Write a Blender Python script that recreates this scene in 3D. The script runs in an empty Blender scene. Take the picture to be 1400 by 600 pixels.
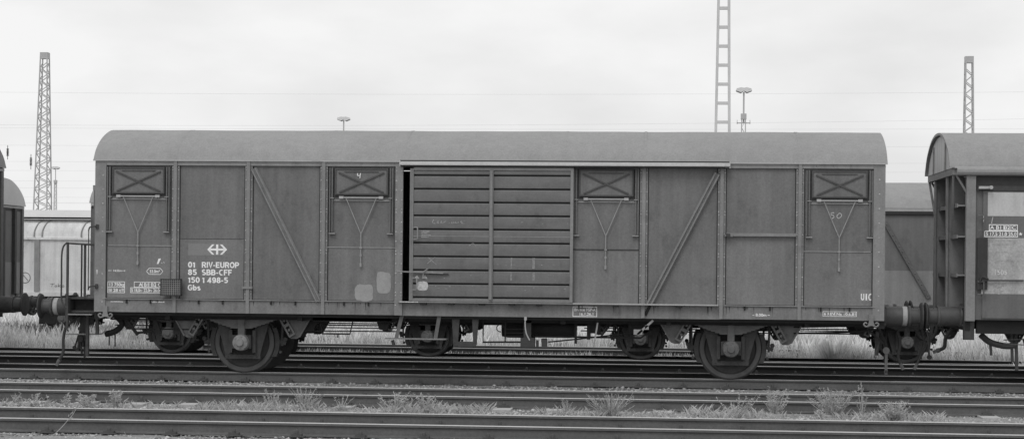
import bpy, math, random
import numpy as np
from mathutils import Vector, Matrix
random.seed(4); rng = np.random.default_rng(4)
S = bpy.context.scene; COL = S.collection
R = math.radians

# ------------------------------------------------------------------ camera
cd = bpy.data.cameras.new('camera'); cam = bpy.data.objects.new('camera', cd); COL.objects.link(cam); S.camera = cam
F_PX = 2446.8
cd.sensor_width = 36; cd.lens = F_PX/1400*36; cd.shift_y = 65.5/1400; cd.clip_end = 4000; cd.clip_start = 0.5
cam.matrix_world = Matrix.Translation((2.8225, -30.0204, 1.7739)) @ Matrix.Rotation(0.0815, 4, 'Z') @ Matrix.Rotation(R(90), 4, 'X') @ Matrix.Rotation(0.0096, 4, 'Z')

# ------------------------------------------------------------------ sky (grey film stock: the sky is taken as luminance)
W = bpy.data.worlds.new('World'); S.world = W; W.use_nodes = True
nt = W.node_tree; nt.nodes.clear()
def N(nt, t, **k):
    n = nt.nodes.new(t)
    for a, b in k.items(): setattr(n, a, b)
    return n
out = N(nt, 'ShaderNodeOutputWorld'); bg = N(nt, 'ShaderNodeBackground'); bg.inputs[1].default_value = 0.1
sky = N(nt, 'ShaderNodeTexSky', sky_type='NISHITA', sun_disc=False, sun_elevation=R(52), sun_rotation=R(200))
sky.air_density = 1; sky.dust_density = 3
bw = N(nt, 'ShaderNodeRGBToBW'); nt.links.new(sky.outputs[0], bw.inputs[0])
tc = N(nt, 'ShaderNodeTexCoord'); mp = N(nt, 'ShaderNodeMapping'); mp.inputs['Scale'].default_value = (1, 1, 2.4); mp.inputs['Location'].default_value = (.3, 1.1, .2)
nz = N(nt, 'ShaderNodeTexNoise'); nz.inputs['Scale'].default_value = 5.5; nz.inputs['Detail'].default_value = 7; nz.inputs['Roughness'].default_value = .5
nt.links.new(tc.outputs['Generated'], mp.inputs[0]); nt.links.new(mp.outputs[0], nz.inputs['Vector'])
mr = N(nt, 'ShaderNodeMapRange'); mr.inputs[1].default_value = .36; mr.inputs[2].default_value = .60; mr.inputs[3].default_value = 8.1; mr.inputs[4].default_value = 9.5
nt.links.new(nz.outputs[0], mr.inputs[0])
mx = N(nt, 'ShaderNodeMix'); mx.data_type = 'FLOAT'; mx.inputs[0].default_value = .95
nt.links.new(bw.outputs[0], mx.inputs[2]); nt.links.new(mr.outputs[0], mx.inputs[3])
nt.links.new(mx.outputs[0], bg.inputs[0]); nt.links.new(bg.outputs[0], out.inputs[0])
sd = bpy.data.lights.new('sun', 'SUN'); sd.energy = 0.9; sd.angle = R(25); sd.color = (1, 1, 1)
sun = bpy.data.objects.new('sun', sd); COL.objects.link(sun)
a, e = R(200), R(52)
dv = Vector((math.sin(a)*math.cos(e), math.cos(a)*math.cos(e), math.sin(e)))
sun.rotation_euler = dv.to_track_quat('Z', 'Y').to_euler()
S.view_settings.view_transform = 'Standard'; S.view_settings.look = 'None'; S.view_settings.exposure = 0; S.view_settings.gamma = 1
S.view_settings.use_curve_mapping = False

# ------------------------------------------------------------------ materials
def mat(name, base, rough=.75, var=.25, scale=3.0, streak=0.0, metal=0.0, bump=0.0, bscale=60, stretch=(1, 1, 1), fine=.12, island=0.0, grime=0.0):
    m = bpy.data.materials.new(name); m.use_nodes = True; t = m.node_tree; b = t.nodes['Principled BSDF']
    b.inputs['Roughness'].default_value = rough; b.inputs['Metallic'].default_value = metal
    b.inputs['Specular IOR Level'].default_value = .3
    co = N(t, 'ShaderNodeTexCoord')
    def noise(sc, st=(1, 1, 1), det=5, ro=.6):
        p = N(t, 'ShaderNodeMapping'); p.inputs['Scale'].default_value = st
        q = N(t, 'ShaderNodeTexNoise'); q.inputs['Scale'].default_value = sc; q.inputs['Detail'].default_value = det; q.inputs['Roughness'].default_value = ro
        t.links.new(co.outputs['Object'], p.inputs[0]); t.links.new(p.outputs[0], q.inputs['Vector']); return q.outputs[0]
    def ma(op, x, y):
        q = N(t, 'ShaderNodeMath', operation=op)
        for i, v in enumerate((x, y)):
            if isinstance(v, (int, float)): q.inputs[i].default_value = v
            else: t.links.new(v, q.inputs[i])
        return q.outputs[0]
    def term(n, amp, c=.5): return ma('MULTIPLY_ADD', n, amp*2) if False else ma('ADD', ma('MULTIPLY', ma('SUBTRACT', n, c), amp*2), 1.0)
    v = ma('MULTIPLY', term(noise(scale, stretch), var*1.6), base)
    if fine: v = ma('MULTIPLY', v, term(noise(32, (1, 1, 1), 5, .8), fine*2.2))
    if streak:
        v = ma('MULTIPLY', v, term(noise(9, (1, 1, .05), 4, .6), streak*1.6))
        v = ma('MULTIPLY', v, term(noise(2.2, (1, 1, .12), 4, .6), streak))
    if grime:
        g = noise(5, (1, 1, .6), 6, .65)
        r = N(t, 'ShaderNodeMapRange'); r.inputs[1].default_value = .56; r.inputs[2].default_value = .72; r.inputs[3].default_value = 1; r.inputs[4].default_value = 1-grime
        t.links.new(g, r.inputs[0]); v = ma('MULTIPLY', v, r.outputs[0])
    if island:
        g = N(t, 'ShaderNodeNewGeometry'); v = ma('MULTIPLY', v, term(g.outputs['Random Per Island'], island))
    v = ma('MAXIMUM', v, .006)
    cb = N(t, 'ShaderNodeCombineColor')
    for i in range(3): t.links.new(v, cb.inputs[i])
    t.links.new(cb.outputs[0], b.inputs['Base Color'])
    if bump:
        bp = N(t, 'ShaderNodeBump'); bp.inputs['Strength'].default_value = bump; bp.inputs['Distance'].default_value = .01
        t.links.new(noise(bscale, (1, 1, 1), 4, .6), bp.inputs['Height']); t.links.new(bp.outputs[0], b.inputs['Normal'])
    return m
M = {}
M['side']   = mat('wagon_side_paint', .168, .7, .16, 1.1, streak=.17, grime=.20, fine=.20, bump=.35, bscale=4)
M['side_light'] = mat('faded_side_paint', .192, .7, .15, 1.1, streak=.13, grime=.18, fine=.20, bump=.35, bscale=4)
M['post']   = mat('post_paint', .235, .65, .16, 4, streak=.10, grime=.2)
M['patch_band'] = mat('faded_band', .36, .7, .3, 12)
M['flap_rim'] = mat('flap_rim_paint', .085, .7, .2, 8)
M['bright_rail'] = mat('bright_door_rail', .56, .6, .12, 3, grime=.15)
M['tuft'] = mat('tuft_blades', .85, .8, .2, .8, island=.25, fine=0)
M['rail_dark'] = mat('shaded_rail_web', .045, .7, .2, 5, stretch=(.4, 1, 1))  # darker copy of the rail web, shade under the wagons put into its colour
M['F_frame'] = mat('end_frame_paint', .21, .7, .2, 5, grime=.3)
M['field'] = mat('dry_earth', .42, .95, .5, .7, fine=.3, grime=.4)
M['rivet']  = mat('worn_rivet_heads', .42, .5, .5, 9, fine=.3)
M['sole']   = mat('soleplate_paint', .21, .7, .16, 2.5, streak=.2, grime=.3, fine=.2)
M['door']   = mat('door_paint', .175, .6, .2, 2.5, streak=.06, grime=.25, stretch=(1, 1, 2.5))
M['ledge']  = mat('worn_ledge_steel', .30, .6, .2, 6, grime=.3)
M['roof']   = mat('weathered_roof', .275, .8, .10, .6, streak=.08, fine=.16, grime=.07)
M['roof2']  = mat('old_roof', .29, .8, .14, 1.3, streak=.06, grime=.15)
M['rail_pale'] = mat('door_rail_paint', .42, .6, .12, 3, grime=.2)  # pale paint of rails, strips and small fittings
M['white']  = mat('white_lettering', .86, .8, .10, 12, fine=.18, grime=.10)
M['white2'] = mat('worn_white_lettering', .55, .8, .25, 20, fine=.4)
M['chalk']  = mat('chalk', .38, .9, .3, 30, fine=.6)
M['faint_chalk'] = mat('faint_chalk', .27, .9, .3, 30, fine=.4)
M['patch']  = mat('primer_patch', .33, .8, .12, 6, bump=.3, bscale=25)
M['panel']  = mat('lettering_panel', .235, .7, .08, 3)
M['under']  = mat('greasy_underframe', .022, .75, .3, 6, bump=.3)
M['gear']   = mat('dirty_running_gear', .06, .7, .3, 9, bump=.3, grime=.3)
M['gear_lt'] = mat('dusty_spring_steel', .135, .7, .25, 9, bump=.2, grime=.3)
M['wheel']  = mat('wheel_steel', .055, .65, .25, 7, grime=.3, bump=.2)
M['tread']  = mat('worn_wheel_rim', .085, .5, .2, 9)
M['hub']    = mat('axle_box_cover', .23, .5, .25, 14, grime=.4)
M['dark']   = mat('dark_steel', .045, .7, .2, 8)
M['inside'] = mat('wagon_interior', .02, .9, .1, 3)
M['buffer'] = mat('greasy_buffer', .085, .5, .3, 6, grime=.4)
M['pipe']   = mat('hose_rubber', .05, .6, .1, 8)
M['pale_iron'] = mat('pale_iron', .26, .6, .2, 10)
M['rail']   = mat('rusty_rail_web', .12, .8, .2, 5, stretch=(.4, 1, 1), bump=.2, fine=.25)
M['railtop'] = mat('rail_head', .50, .5, .12, 4, metal=.1, stretch=(.3, 1, 1))
M['sleeper'] = mat('weathered_sleeper', .42, .9, .3, 6, stretch=(1, .3, 1), bump=.5, bscale=30)
M['clip']   = mat('rail_fastening', .085, .8, .2, 8)
M['ground'] = mat('ballast_bed', .25, .95, .35, 1.2, bump=1.0, bscale=30, fine=.5)
M['stones'] = mat('ballast_stones', .33, .9, .15, 2, island=.55, fine=.3)
M['grass']  = mat('dry_grass', .74, .8, .45, .8, island=.30, fine=0)
M['weed']   = mat('weed_leaf', .52, .8, .2, 4, island=.30, fine=0)
M['mast']   = mat('hazed_galvanised_mast', .42, .6, .12, 1)  # light grey steel, with distance haze mixed into the colour
M['mast_pale'] = mat('pale_concrete_mast', .55, .7, .1, 1)
M['lamp']   = mat('lamp_housing', .6, .5, .05, 1)
M['lampd']  = mat('lamp_underside', .16, .5, .05, 1)
M['wire']   = mat('overhead_wire', .5, .6, 0, 1, fine=0)
M['grey_side'] = mat('pale_wagon_side', .70, .7, .16, 1.5, streak=.16, grime=.2)
M['grey_roof'] = mat('pale_wagon_roof', .55, .7, .10, 1.5)
M['old_side'] = mat('old_wagon_side', .17, .8, .15, 1.5, streak=.18, grime=.2)
M['old_low'] = mat('old_wagon_lower_boards', .26, .8, .15, 1.5, streak=.15, grime=.2)
M['dark_bed'] = mat('dark_ballast', .055, .95, .35, 2, bump=1.0, bscale=30, fine=.5)  # darker ballast for the strip under and behind the main wagon
M['dark_bed_stones'] = mat('dark_ballast_stones', .07, .9, .2, 2, island=.5)
M['F_side'] = mat('sliding_wall_paint', .15, .7, .14, 2, streak=.12, grime=.2)
M['F_pale'] = mat('repainted_panel', .40, .7, .2, 5, streak=.15, grime=.3, fine=.3)
M['F_pale2'] = mat('repainted_panel_top', .50, .7, .10, 3, streak=.12, grime=.15)

for k in ('grass', 'weed', 'tuft'):
    t = M[k].node_tree; bs = t.nodes['Principled BSDF']; tr = N(t, 'ShaderNodeBsdfTranslucent'); mixn = N(t, 'ShaderNodeMixShader'); mixn.inputs[0].default_value = .4
    src = bs.inputs['Base Color'].links[0].from_socket; t.links.new(src, tr.inputs[0]); t.links.new(bs.outputs[0], mixn.inputs[1]); t.links.new(tr.outputs[0], mixn.inputs[2])
    t.links.new(mixn.outputs[0], t.nodes['Material Output'].inputs[0])

# ------------------------------------------------------------------ mesh builder
class MB:
    def __init__(s): s.v = []; s.f = []; s.m = []; s.k = 0; s.cuts = [0]
    def cut(s): s.cuts.append(len(s.f)); return s                                  # the next shapes become an object of their own
    def add(s, V, Fs):
        o = len(s.v); s.v += [tuple(p) for p in V]; s.f += [tuple(i+o for i in f) for f in Fs]; s.m += [s.k]*len(Fs); return s
    def box(s, x0, x1, y0, y1, z0, z1):
        if x0 > x1: x0, x1 = x1, x0
        if y0 > y1: y0, y1 = y1, y0
        if z0 > z1: z0, z1 = z1, z0
        return s.add([(x, y, z) for x in (x0, x1) for y in (y0, y1) for z in (z0, z1)],
                     [(0, 1, 3, 2), (4, 6, 7, 5), (0, 4, 5, 1), (2, 3, 7, 6), (0, 2, 6, 4), (1, 5, 7, 3)])
    def bar(s, a, b, w, d, up=(0, 1, 0)):          # oriented box from a to b, width w across, depth d along up
        a = Vector(a); b = Vector(b); t = (b-a).normalized(); u = Vector(up); u = (u-t*u.dot(t)).normalized(); n = t.cross(u)
        V = []
        for p in (a, b):
            for i, j in ((-1, -1), (1, -1), (1, 1), (-1, 1)): V.append(p+n*w/2*i+u*d/2*j)
        return s.add(V, [(3, 2, 1, 0), (4, 5, 6, 7), (0, 1, 5, 4), (1, 2, 6, 5), (2, 3, 7, 6), (3, 0, 4, 7)])
    def tube(s, pts, r, n=8, cap=True):
        pts = [Vector(p) for p in pts]; rs = r if isinstance(r, (list, tuple)) else [r]*len(pts)
        V = []; Fs = []; ref = None
        for i, p in enumerate(pts):
            t = (pts[min(i+1, len(pts)-1)]-pts[max(i-1, 0)])
            if t.length < 1e-9: t = Vector((0, 0, 1))
            t.normalize()
            if ref is None: ref = t.orthogonal().normalized()
            ref = (ref-t*ref.dot(t)); ref = ref.normalized() if ref.length > 1e-6 else t.orthogonal().normalized()
            bn = t.cross(ref)
            for j in range(n):
                an = 2*math.pi*j/n; V.append(p+(ref*math.cos(an)+bn*math.sin(an))*rs[i])
        for i in range(len(pts)-1):
            for j in range(n):
                k = (j+1) % n; Fs.append((i*n+j, i*n+k, (i+1)*n+k, (i+1)*n+j))
        if cap: Fs.append(tuple(range(n-1, -1, -1))); Fs.append(tuple((len(pts)-1)*n+j for j in range(n)))
        return s.add(V, Fs)
    def lathe(s, c, prof, ax='Y', n=24):            # prof: (radius, offset along axis)
        V = []; Fs = []; c = Vector(c)
        for r, h in prof:
            for j in range(n):
                an = 2*math.pi*j/n; u, w = r*math.cos(an), r*math.sin(an)
                V.append(c+(Vector((u, h, w)) if ax == 'Y' else Vector((h, u, w)) if ax == 'X' else Vector((u, w, h))))
        for i in range(len(prof)-1):
            for j in range(n):
                k = (j+1) % n; Fs.append((i*n+j, i*n+k, (i+1)*n+k, (i+1)*n+j))
        Fs.append(tuple(range(n-1, -1, -1))); Fs.append(tuple((len(prof)-1)*n+j for j in range(n)))
        return s.add(V, Fs)
    def prism(s, poly, y0, y1, ax='Y'):             # polygon in XZ pushed along Y (ax='X': polygon in YZ pushed along X; 'Z')
        f = {'Y': lambda a, b, h: (a, h, b), 'X': lambda a, b, h: (h, a, b), 'Z': lambda a, b, h: (a, b, h)}[ax]
        n = len(poly); V = [f(a, b, y0) for a, b in poly]+[f(a, b, y1) for a, b in poly]
        return s.add(V, [tuple(range(n)), tuple(range(2*n-1, n-1, -1))]+[(i, i+n, (i+1) % n+n, (i+1) % n) for i in range(n)])
    def rivet(s, x, y, z, r=.0135, ny=-1):
        V = [(x, y+ny*r*.8, z)]+[(x+r*math.cos(i*math.pi/3), y, z+r*math.sin(i*math.pi/3)) for i in range(6)]
        return s.add(V, [(0, 1+i, 1+(i+1) % 6) for i in range(6)])
    def build(s, name, mats, parent=None, loc=None, smooth=35, off=None):
        cuts = sorted(set(c for c in s.cuts if c < len(s.f)))+[len(s.f)]
        if len(cuts) > 2:
            r = None
            for a, c in zip(cuts[:-1], cuts[1:]):
                q = MB(); ids = sorted({i for f in s.f[a:c] for i in f}); mp_ = {i: k for k, i in enumerate(ids)}
                q.v = [s.v[i] for i in ids]; q.f = [tuple(mp_[i] for i in f) for f in s.f[a:c]]; q.m = s.m[a:c]
                o = q.build(name, mats, parent, loc, smooth, off); r = r or o
            return r
        me = bpy.data.meshes.new(name)
        V = s.v
        if off is not None: V = [(a-off[0], b-off[1], c-off[2]) for a, b, c in V]
        me.from_pydata(V, [], s.f)
        for m in (mats if isinstance(mats, (list, tuple)) else [mats]): me.materials.append(m)
        if s.m and max(s.m) > 0: me.polygons.foreach_set('material_index', s.m)
        import bmesh
        bm = bmesh.new(); bm.from_mesh(me); bmesh.ops.recalc_face_normals(bm, faces=bm.faces); bm.to_mesh(me); bm.free()
        if smooth:
            me.shade_smooth(); me.set_sharp_from_angle(angle=R(smooth))
        o = bpy.data.objects.new(name, me); COL.objects.link(o)
        if parent is not None: o.parent = parent
        if loc is not None: o.location = loc
        return o
def tag(o, label=None, cat=None, group=None, kind=None):
    for k, v in (('label', label), ('category', cat), ('group', group), ('kind', kind)):
        if v: o[k] = v
    return o
def empty(name, loc=(0, 0, 0), rz=0):
    o = bpy.data.objects.new(name, None); COL.objects.link(o); o.location = loc; o.rotation_euler.z = rz; o.empty_display_size = .3; return o
def lettering(txt, x, z, h, y, parent, m, name='lettering', w=None, bold=.0, align='LEFT', shear=0):
    c = bpy.data.curves.new(name, 'FONT'); c.body = txt; c.size = 1; c.extrude = .0; c.offset = bold; c.align_x = align; c.shear = shear
    o = bpy.data.objects.new(name, c); COL.objects.link(o); bpy.context.view_layer.update()
    me = bpy.data.meshes.new_from_object(o.evaluated_get(bpy.context.evaluated_depsgraph_get()))
    bpy.data.objects.remove(o); bpy.data.curves.remove(c)
    n = len(me.vertices); co = np.zeros(n*3); me.vertices.foreach_get('co', co); co = co.reshape(-1, 3)
    s = h/.70; sx = s
    if w:
        wd = co[:, 0].max()-co[:, 0].min(); sx = w/wd
    P = np.stack([co[:, 0]*sx+x, np.full(n, y), co[:, 1]*s+z], 1)
    me.vertices.foreach_set('co', P.ravel()); me.materials.clear(); me.materials.append(m); me.update()
    o = bpy.data.objects.new(name, me); COL.objects.link(o); o.parent = parent; return o
def arc(cx, cy, rx, ry, a0, a1, n=10): return [(cx+rx*math.cos(R(a0+(a1-a0)*i/n)), cy+ry*math.sin(R(a0+(a1-a0)*i/n))) for i in range(n+1)]
G_ = {  # bold grotesque capitals as centre lines on a unit cap height: width, strokes
 '0': (.64, [arc(.32, .5, .21, .41, 0, 360, 20)]), '1': (.44, [[(.27, 0), (.27, .9)], [(.08, .74), (.27, .84)]]),
 '5': (.64, [[(.55, .905), (.18, .905), (.14, .52)], [(.13, .50)]+arc(.31, .34, .22, .245, 120, -145, 12)]),
 '8': (.64, [arc(.32, .715, .17, .19, 0, 360, 16), arc(.32, .29, .21, .20, 0, 360, 16)]),
 '4': (.66, [[(.43, 0), (.43, .98)], [(.45, .93), (.10, .27), (.62, .27)]]),
 '9': (.64, [arc(.32, .65, .20, .25, 0, 360, 18), [(.52, .65)]+arc(.30, .36, .22, .27, 10, -140, 10)]),
 'R': (.72, [[(.11, 0), (.11, 1)], [(.11, .905)]+[(.38, .905)]+arc(.40, .69, .19, .215, 80, -80, 8)+[(.11, .47)], [(.42, .45), (.60, 0)]]),
 'I': (.28, [[(.14, 0), (.14, 1)]]), 'V': (.68, [[(.07, 1), (.34, .06), (.61, 1)]]), '-': (.40, [[(.05, .38), (.35, .38)]]),
 'E': (.66, [[(.11, 0), (.11, 1)], [(.11, .905), (.60, .905)], [(.11, .51), (.55, .51)], [(.11, .095), (.61, .095)]]),
 'U': (.72, [[(.11, 1), (.11, .38)]+arc(.35, .34, .24, .25, 180, 360, 10)+[(.59, 1)]]),
 'O': (.78, [arc(.39, .5, .29, .42, 0, 360, 24)]), 'P': (.67, [[(.11, 0), (.11, 1)], [(.11, .905), (.36, .905)]+arc(.38, .68, .19, .225, 80, -80, 8)+[(.11, .44)]]),
 'S': (.68, [arc(.33, .71, .20, .20, 35, 250, 10)+arc(.34, .285, .23, .20, 75, -145, 12)]),
 'B': (.70, [[(.11, 0), (.11, 1)], [(.11, .905), (.36, .905)]+arc(.37, .71, .17, .195, 80, -80, 8)+[(.11, .515)], [(.36, .515)]+arc(.38, .305, .21, .21, 80, -80, 8)+[(.11, .095)]]),
 'C': (.72, [arc(.40, .5, .28, .42, 58, 302, 18)]), 'F': (.62, [[(.11, 0), (.11, 1)], [(.11, .905), (.58, .905)], [(.11, .50), (.52, .50)]]),
 'G': (.76, [arc(.38, .5, .28, .42, 42, 345, 18)+[(.65, .46), (.42, .46)]]),
 'b': (.62, [[(.10, 0), (.10, 1)], arc(.32, .35, .19, .27, 0, 360, 18)]), 's': (.56, [arc(.27, .50, .15, .13, 30, 245, 8)+arc(.28, .215, .17, .13, 70, -150, 8)]), ' ': (.30, [])}
def stencil(txt, x, z, h, w, y, parent, m, t=.205):
    tot = sum(G_[c][0]+.03 for c in txt); sx = w/tot; b = MB(); cx = 0; k = 0; hw = t/2
    for c in txt:
        wd, st = G_[c]
        for ln in st:
            n = len(ln); L = []; Rr = []
            closed = abs(ln[0][0]-ln[-1][0]) < 1e-6 and abs(ln[0][1]-ln[-1][1]) < 1e-6
            for i, p in enumerate(ln):
                a = ln[i-1] if i > 0 else (ln[-2] if closed else None); q = ln[i+1] if i < n-1 else (ln[1] if closed else None)
                def nm(u, v): d = math.hypot(v[0]-u[0], v[1]-u[1]) or 1; return (-(v[1]-u[1])/d, (v[0]-u[0])/d)
                if a is None: nn = nm(p, q)
                elif q is None: nn = nm(a, p)
                else:
                    n1, n2 = nm(a, p), nm(p, q); sm = (n1[0]+n2[0], n1[1]+n2[1]); l2 = (sm[0]**2+sm[1]**2)/2
                    f = 1/max(.35, l2); nn = (sm[0]*f, sm[1]*f); 
                L.append((p[0]+nn[0]*hw, p[1]+nn[1]*hw)); Rr.append((p[0]-nn[0]*hw, p[1]-nn[1]*hw))
            k += 1; yy = y-.0001*(k % 5)
            b.add([(x+(cx+u)*sx, yy, z+v*h) for u, v in L]+[(x+(cx+u)*sx, yy, z+v*h) for u, v in Rr], [(i, i+1, n+i+1, n+i) for i in range(n-1)])
        cx += wd+.03
    return b.build('lettering', m, parent, smooth=0)
def catmull(pts, k=4):
    P = [pts[0]]+list(pts)+[pts[-1]]; o = []
    for i in range(1, len(P)-2):
        for j in range(k):
            t = j/k; o.append(tuple(.5*((2*P[i][d])+(-P[i-1][d]+P[i+1][d])*t+(2*P[i-1][d]-5*P[i][d]+4*P[i+1][d]-P[i+2][d])*t*t+(-P[i-1][d]+3*P[i][d]-3*P[i+1][d]+P[i+2][d])*t**3) for d in range(len(P[i]))))
    o.append(tuple(pts[-1])); return o

# ------------------------------------------------------------------ ground
def gz(y):      # ballast level: the yard drops a little behind the second road
    return -.168 if y < 2 else (-.168-.15*min(1, (y-2)/5.5))
ys = [-40, -25, -16, -13]+[-12+.25*i for i in range(85)]+[10, 12, 15, 20, 30, 50, 90, 160, 300, 700, 1500]
xs = [-1500, -400, -120, -50]+[-30+1.0*i for i in range(61)]+[50, 120, 400, 1500]
b = MB(); nx = len(xs)
V = [(x, y, gz(y)+(random.uniform(-.012, .012) if abs(x) < 31 and -13 < y < 12 else 0)-(.02 if y > 20 else 0)) for y in ys for x in xs]
b.add(V, [(j*nx+i, j*nx+i+1, (j+1)*nx+i+1, (j+1)*nx+i) for j in range(len(ys)-1) for i in range(nx-1)])
tag(b.build('ground', M['ground'], smooth=60), kind='structure', label='grey gravel ground of the rail yard')

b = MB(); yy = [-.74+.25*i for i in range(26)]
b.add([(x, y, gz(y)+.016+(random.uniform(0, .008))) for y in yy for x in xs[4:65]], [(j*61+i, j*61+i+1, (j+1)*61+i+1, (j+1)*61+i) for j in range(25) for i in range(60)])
tag(b.build('track_bed', M['dark_bed'], smooth=60), kind='structure', label='dark ballast under the wagons')

b = MB(); b.add([(x, y, -.325) for x, y in ((-900, 15.3), (900, 15.3), (900, 900), (-900, 900))], [(0, 1, 2, 3)])
tag(b.build('field', M['field'], smooth=0), kind='structure', label='pale dry ground beyond the tracks')

# tracks
RP = [(-.065, 0), (-.065, .012), (-.012, .028), (-.009, .11), (-.035, .122), (-.035, .147), (-.028, .152), (.028, .152), (.035, .147), (.035, .122), (.009, .11), (.012, .028), (.065, .012), (.065, 0)]
def rail_mesh(x0, x1):
    b = MB(); n = len(RP)
    segs = 1; V = []
    for x in (x0, x1): V += [(x, p[0], p[1]-.152) for p in RP]
    Fs = []; ms = []
    for i in range(n):
        k = (i+1) % n; Fs.append((i, k, n+k, n+i)); ms.append(1 if i in (5, 6, 7) else 0)
    Fs.append(tuple(range(n))); ms.append(0); Fs.append(tuple(range(2*n-1, n-1, -1))); ms.append(0)
    b.add(V, Fs); b.m = ms; return b
TR = [(-9.29, 0, 'railway track nearest the camera, its two rails along the bottom edge of the photo', 5, .72, 'T2'),
      (-4.82, 0, 'weedy track with pale sleeper ends, in front of the one the wagons stand on', 5, .72, 'T1'),
      (0, 0, 'track carrying the big covered wagon with the ribbed sliding door', 5, .72, 'T0'),
      (4.6, -.03, 'empty track directly behind the big covered wagon', 5, .72, 'Tm'),
      (9.2, -.165, 'track under the row of old dark covered wagons behind', 5, .72, 'Tm'),
      (13.8, -.18, 'half overgrown empty track between dark old wagons and pale wagon', 5, .72, 'Tm'),
      (18.4, -.18, 'grass-grown track under the pale grey wagon in the background', 5, .72, 'Tm')]
sl_src = None
for ti, (Y, Z, lab, _, sp, kind) in enumerate(TR):
    t = empty('railway_track', (0, Y, Z)); tag(t, lab, 'track', 'parallel tracks of the rail yard')
    L = 24 if Y > 5 else 20
    for s in (-1, 1):
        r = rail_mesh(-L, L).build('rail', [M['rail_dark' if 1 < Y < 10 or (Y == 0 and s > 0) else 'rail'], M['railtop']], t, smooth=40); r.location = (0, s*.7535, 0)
    n = int(L/sp)
    for i in range(-n, n+1):
        ox = (.23 if kind == 'T2' else .02 if kind == 'T1' else .36)
        if sl_src is None:
            b = MB(); b.box(-.125, .125, -1.27, 1.27, -.30, -.153); so = b.build('sleeper', M['sleeper'], t, smooth=0)
            c = MB()
            for s in (-1, 1):
                c.cut()
                c.box(-.09, .09, s*.7535-.16, s*.7535+.16, -.1515, -.142)
                for q in (-1, 1):
                    yy = s*.7535+q*.095
                    c.box(-.06, .06, yy-.035, yy+.035, -.142, -.116)
                    c.lathe((0, yy, -.118), [(.022, 0), (.022, .03), (.012, .045)], 'Z', 6)
            c.build('rail_fastening', M['clip'], so, smooth=40); sl_src = (so, list(so.children))
            o = so
        else:
            o = sl_src[0].copy(); COL.objects.link(o); o.parent = t
            for q_ in sl_src[1]: cc = q_.copy(); COL.objects.link(cc); cc.parent = o
        for cc in o.children: cc.location.z = 0 if kind == 'T1' else .035
        o.location = (i*sp+ox, random.uniform(-.02, .02), random.uniform(-.004, .003)+(.016 if kind == 'T1' else -.035))

# ballast stones: one mesh of small angular stones
def scatter_stones(n, x0, x1, y0, y1, smin, smax, zo=0):
    P = np.stack([rng.uniform(x0, x1, n), rng.uniform(y0, y1, n)], 1)
    z = np.array([gz(y) for y in P[:, 1]])+zo
    base = np.array([(1, 0, 0), (-1, 0, 0), (0, 1, 0), (0, -1, 0), (0, 0, 1), (0, 0, -1), (.6, .6, .5), (-.6, -.6, .5)], float)
    F = np.array([(0, 6, 4), (6, 2, 4), (2, 1, 4), (1, 7, 4), (7, 3, 4), (3, 0, 4), (0, 2, 6), (0, 5, 2), (2, 5, 1), (1, 5, 3), (1, 3, 7), (3, 5, 0)])
    s = rng.uniform(smin, smax, n)
    V = base[None]*rng.uniform(.6, 1.25, (n, 8, 3))*s[:, None, None]*np.array([1.15, 1, .7])
    a = rng.uniform(0, 6.28, n); ca, sa = np.cos(a), np.sin(a)
    X = V[:, :, 0]*ca[:, None]-V[:, :, 1]*sa[:, None]; Yv = V[:, :, 0]*sa[:, None]+V[:, :, 1]*ca[:, None]
    V = np.stack([X+P[:, :1], Yv+P[:, 1:2], V[:, :, 2]+z[:, None]+s[:, None]*.15], 2)
    return V.reshape(-1, 3), (F[None]+np.arange(n)[:, None, None]*8).reshape(-1, 3)
def np_mesh(name, parts, m):
    VV = []; FF = []; o = 0
    for V, F in parts: VV.append(V); FF.append(F+o); o += len(V)
    V = np.concatenate(VV); F = np.concatenate(FF); me = bpy.data.meshes.new(name)
    me.vertices.add(len(V)); me.vertices.foreach_set('co', V.ravel().astype(np.float32))
    me.loops.add(F.size); me.loops.foreach_set('vertex_index', F.ravel().astype(np.int32))
    me.polygons.add(len(F)); me.polygons.foreach_set('loop_start', np.arange(0, F.size, 3, dtype=np.int32))
    me.update(calc_edges=True); me.validate(); me.materials.append(m)
    o = bpy.data.objects.new(name, me); COL.objects.link(o); return o
st = [scatter_stones(3500, -7, 9.5, -10.9, -10.05, .010, .026, -.004), scatter_stones(14000, -8, 10.5, -8.6, -6.6, .012, .036), scatter_stones(6500, -8, 10.5, -6.6, -5.6, .010, .026, -.006), scatter_stones(9000, -8.5, 11, -4.1, -.8, .010, .030, -.004),
      scatter_stones(6000, -9, 12, -5.4, -4.2, .012, .028, -.012), scatter_stones(6000, -13, 14, 5.4, 13.2, .02, .04),
      scatter_stones(1500, -8, 10.5, -10.95, -.8, .025, .045)]
tag(np_mesh('ballast_stones', st, M['stones']), label='grey ballast stones between the tracks', kind='stuff', cat='ballast')

tag(np_mesh('dark_stones', [scatter_stones(9000, -10, 13, -.65, 5.3, .012, .032, .014)], M['dark_bed_stones']), label='dark ballast stones under the big wagon', kind='stuff', cat='ballast')

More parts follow.
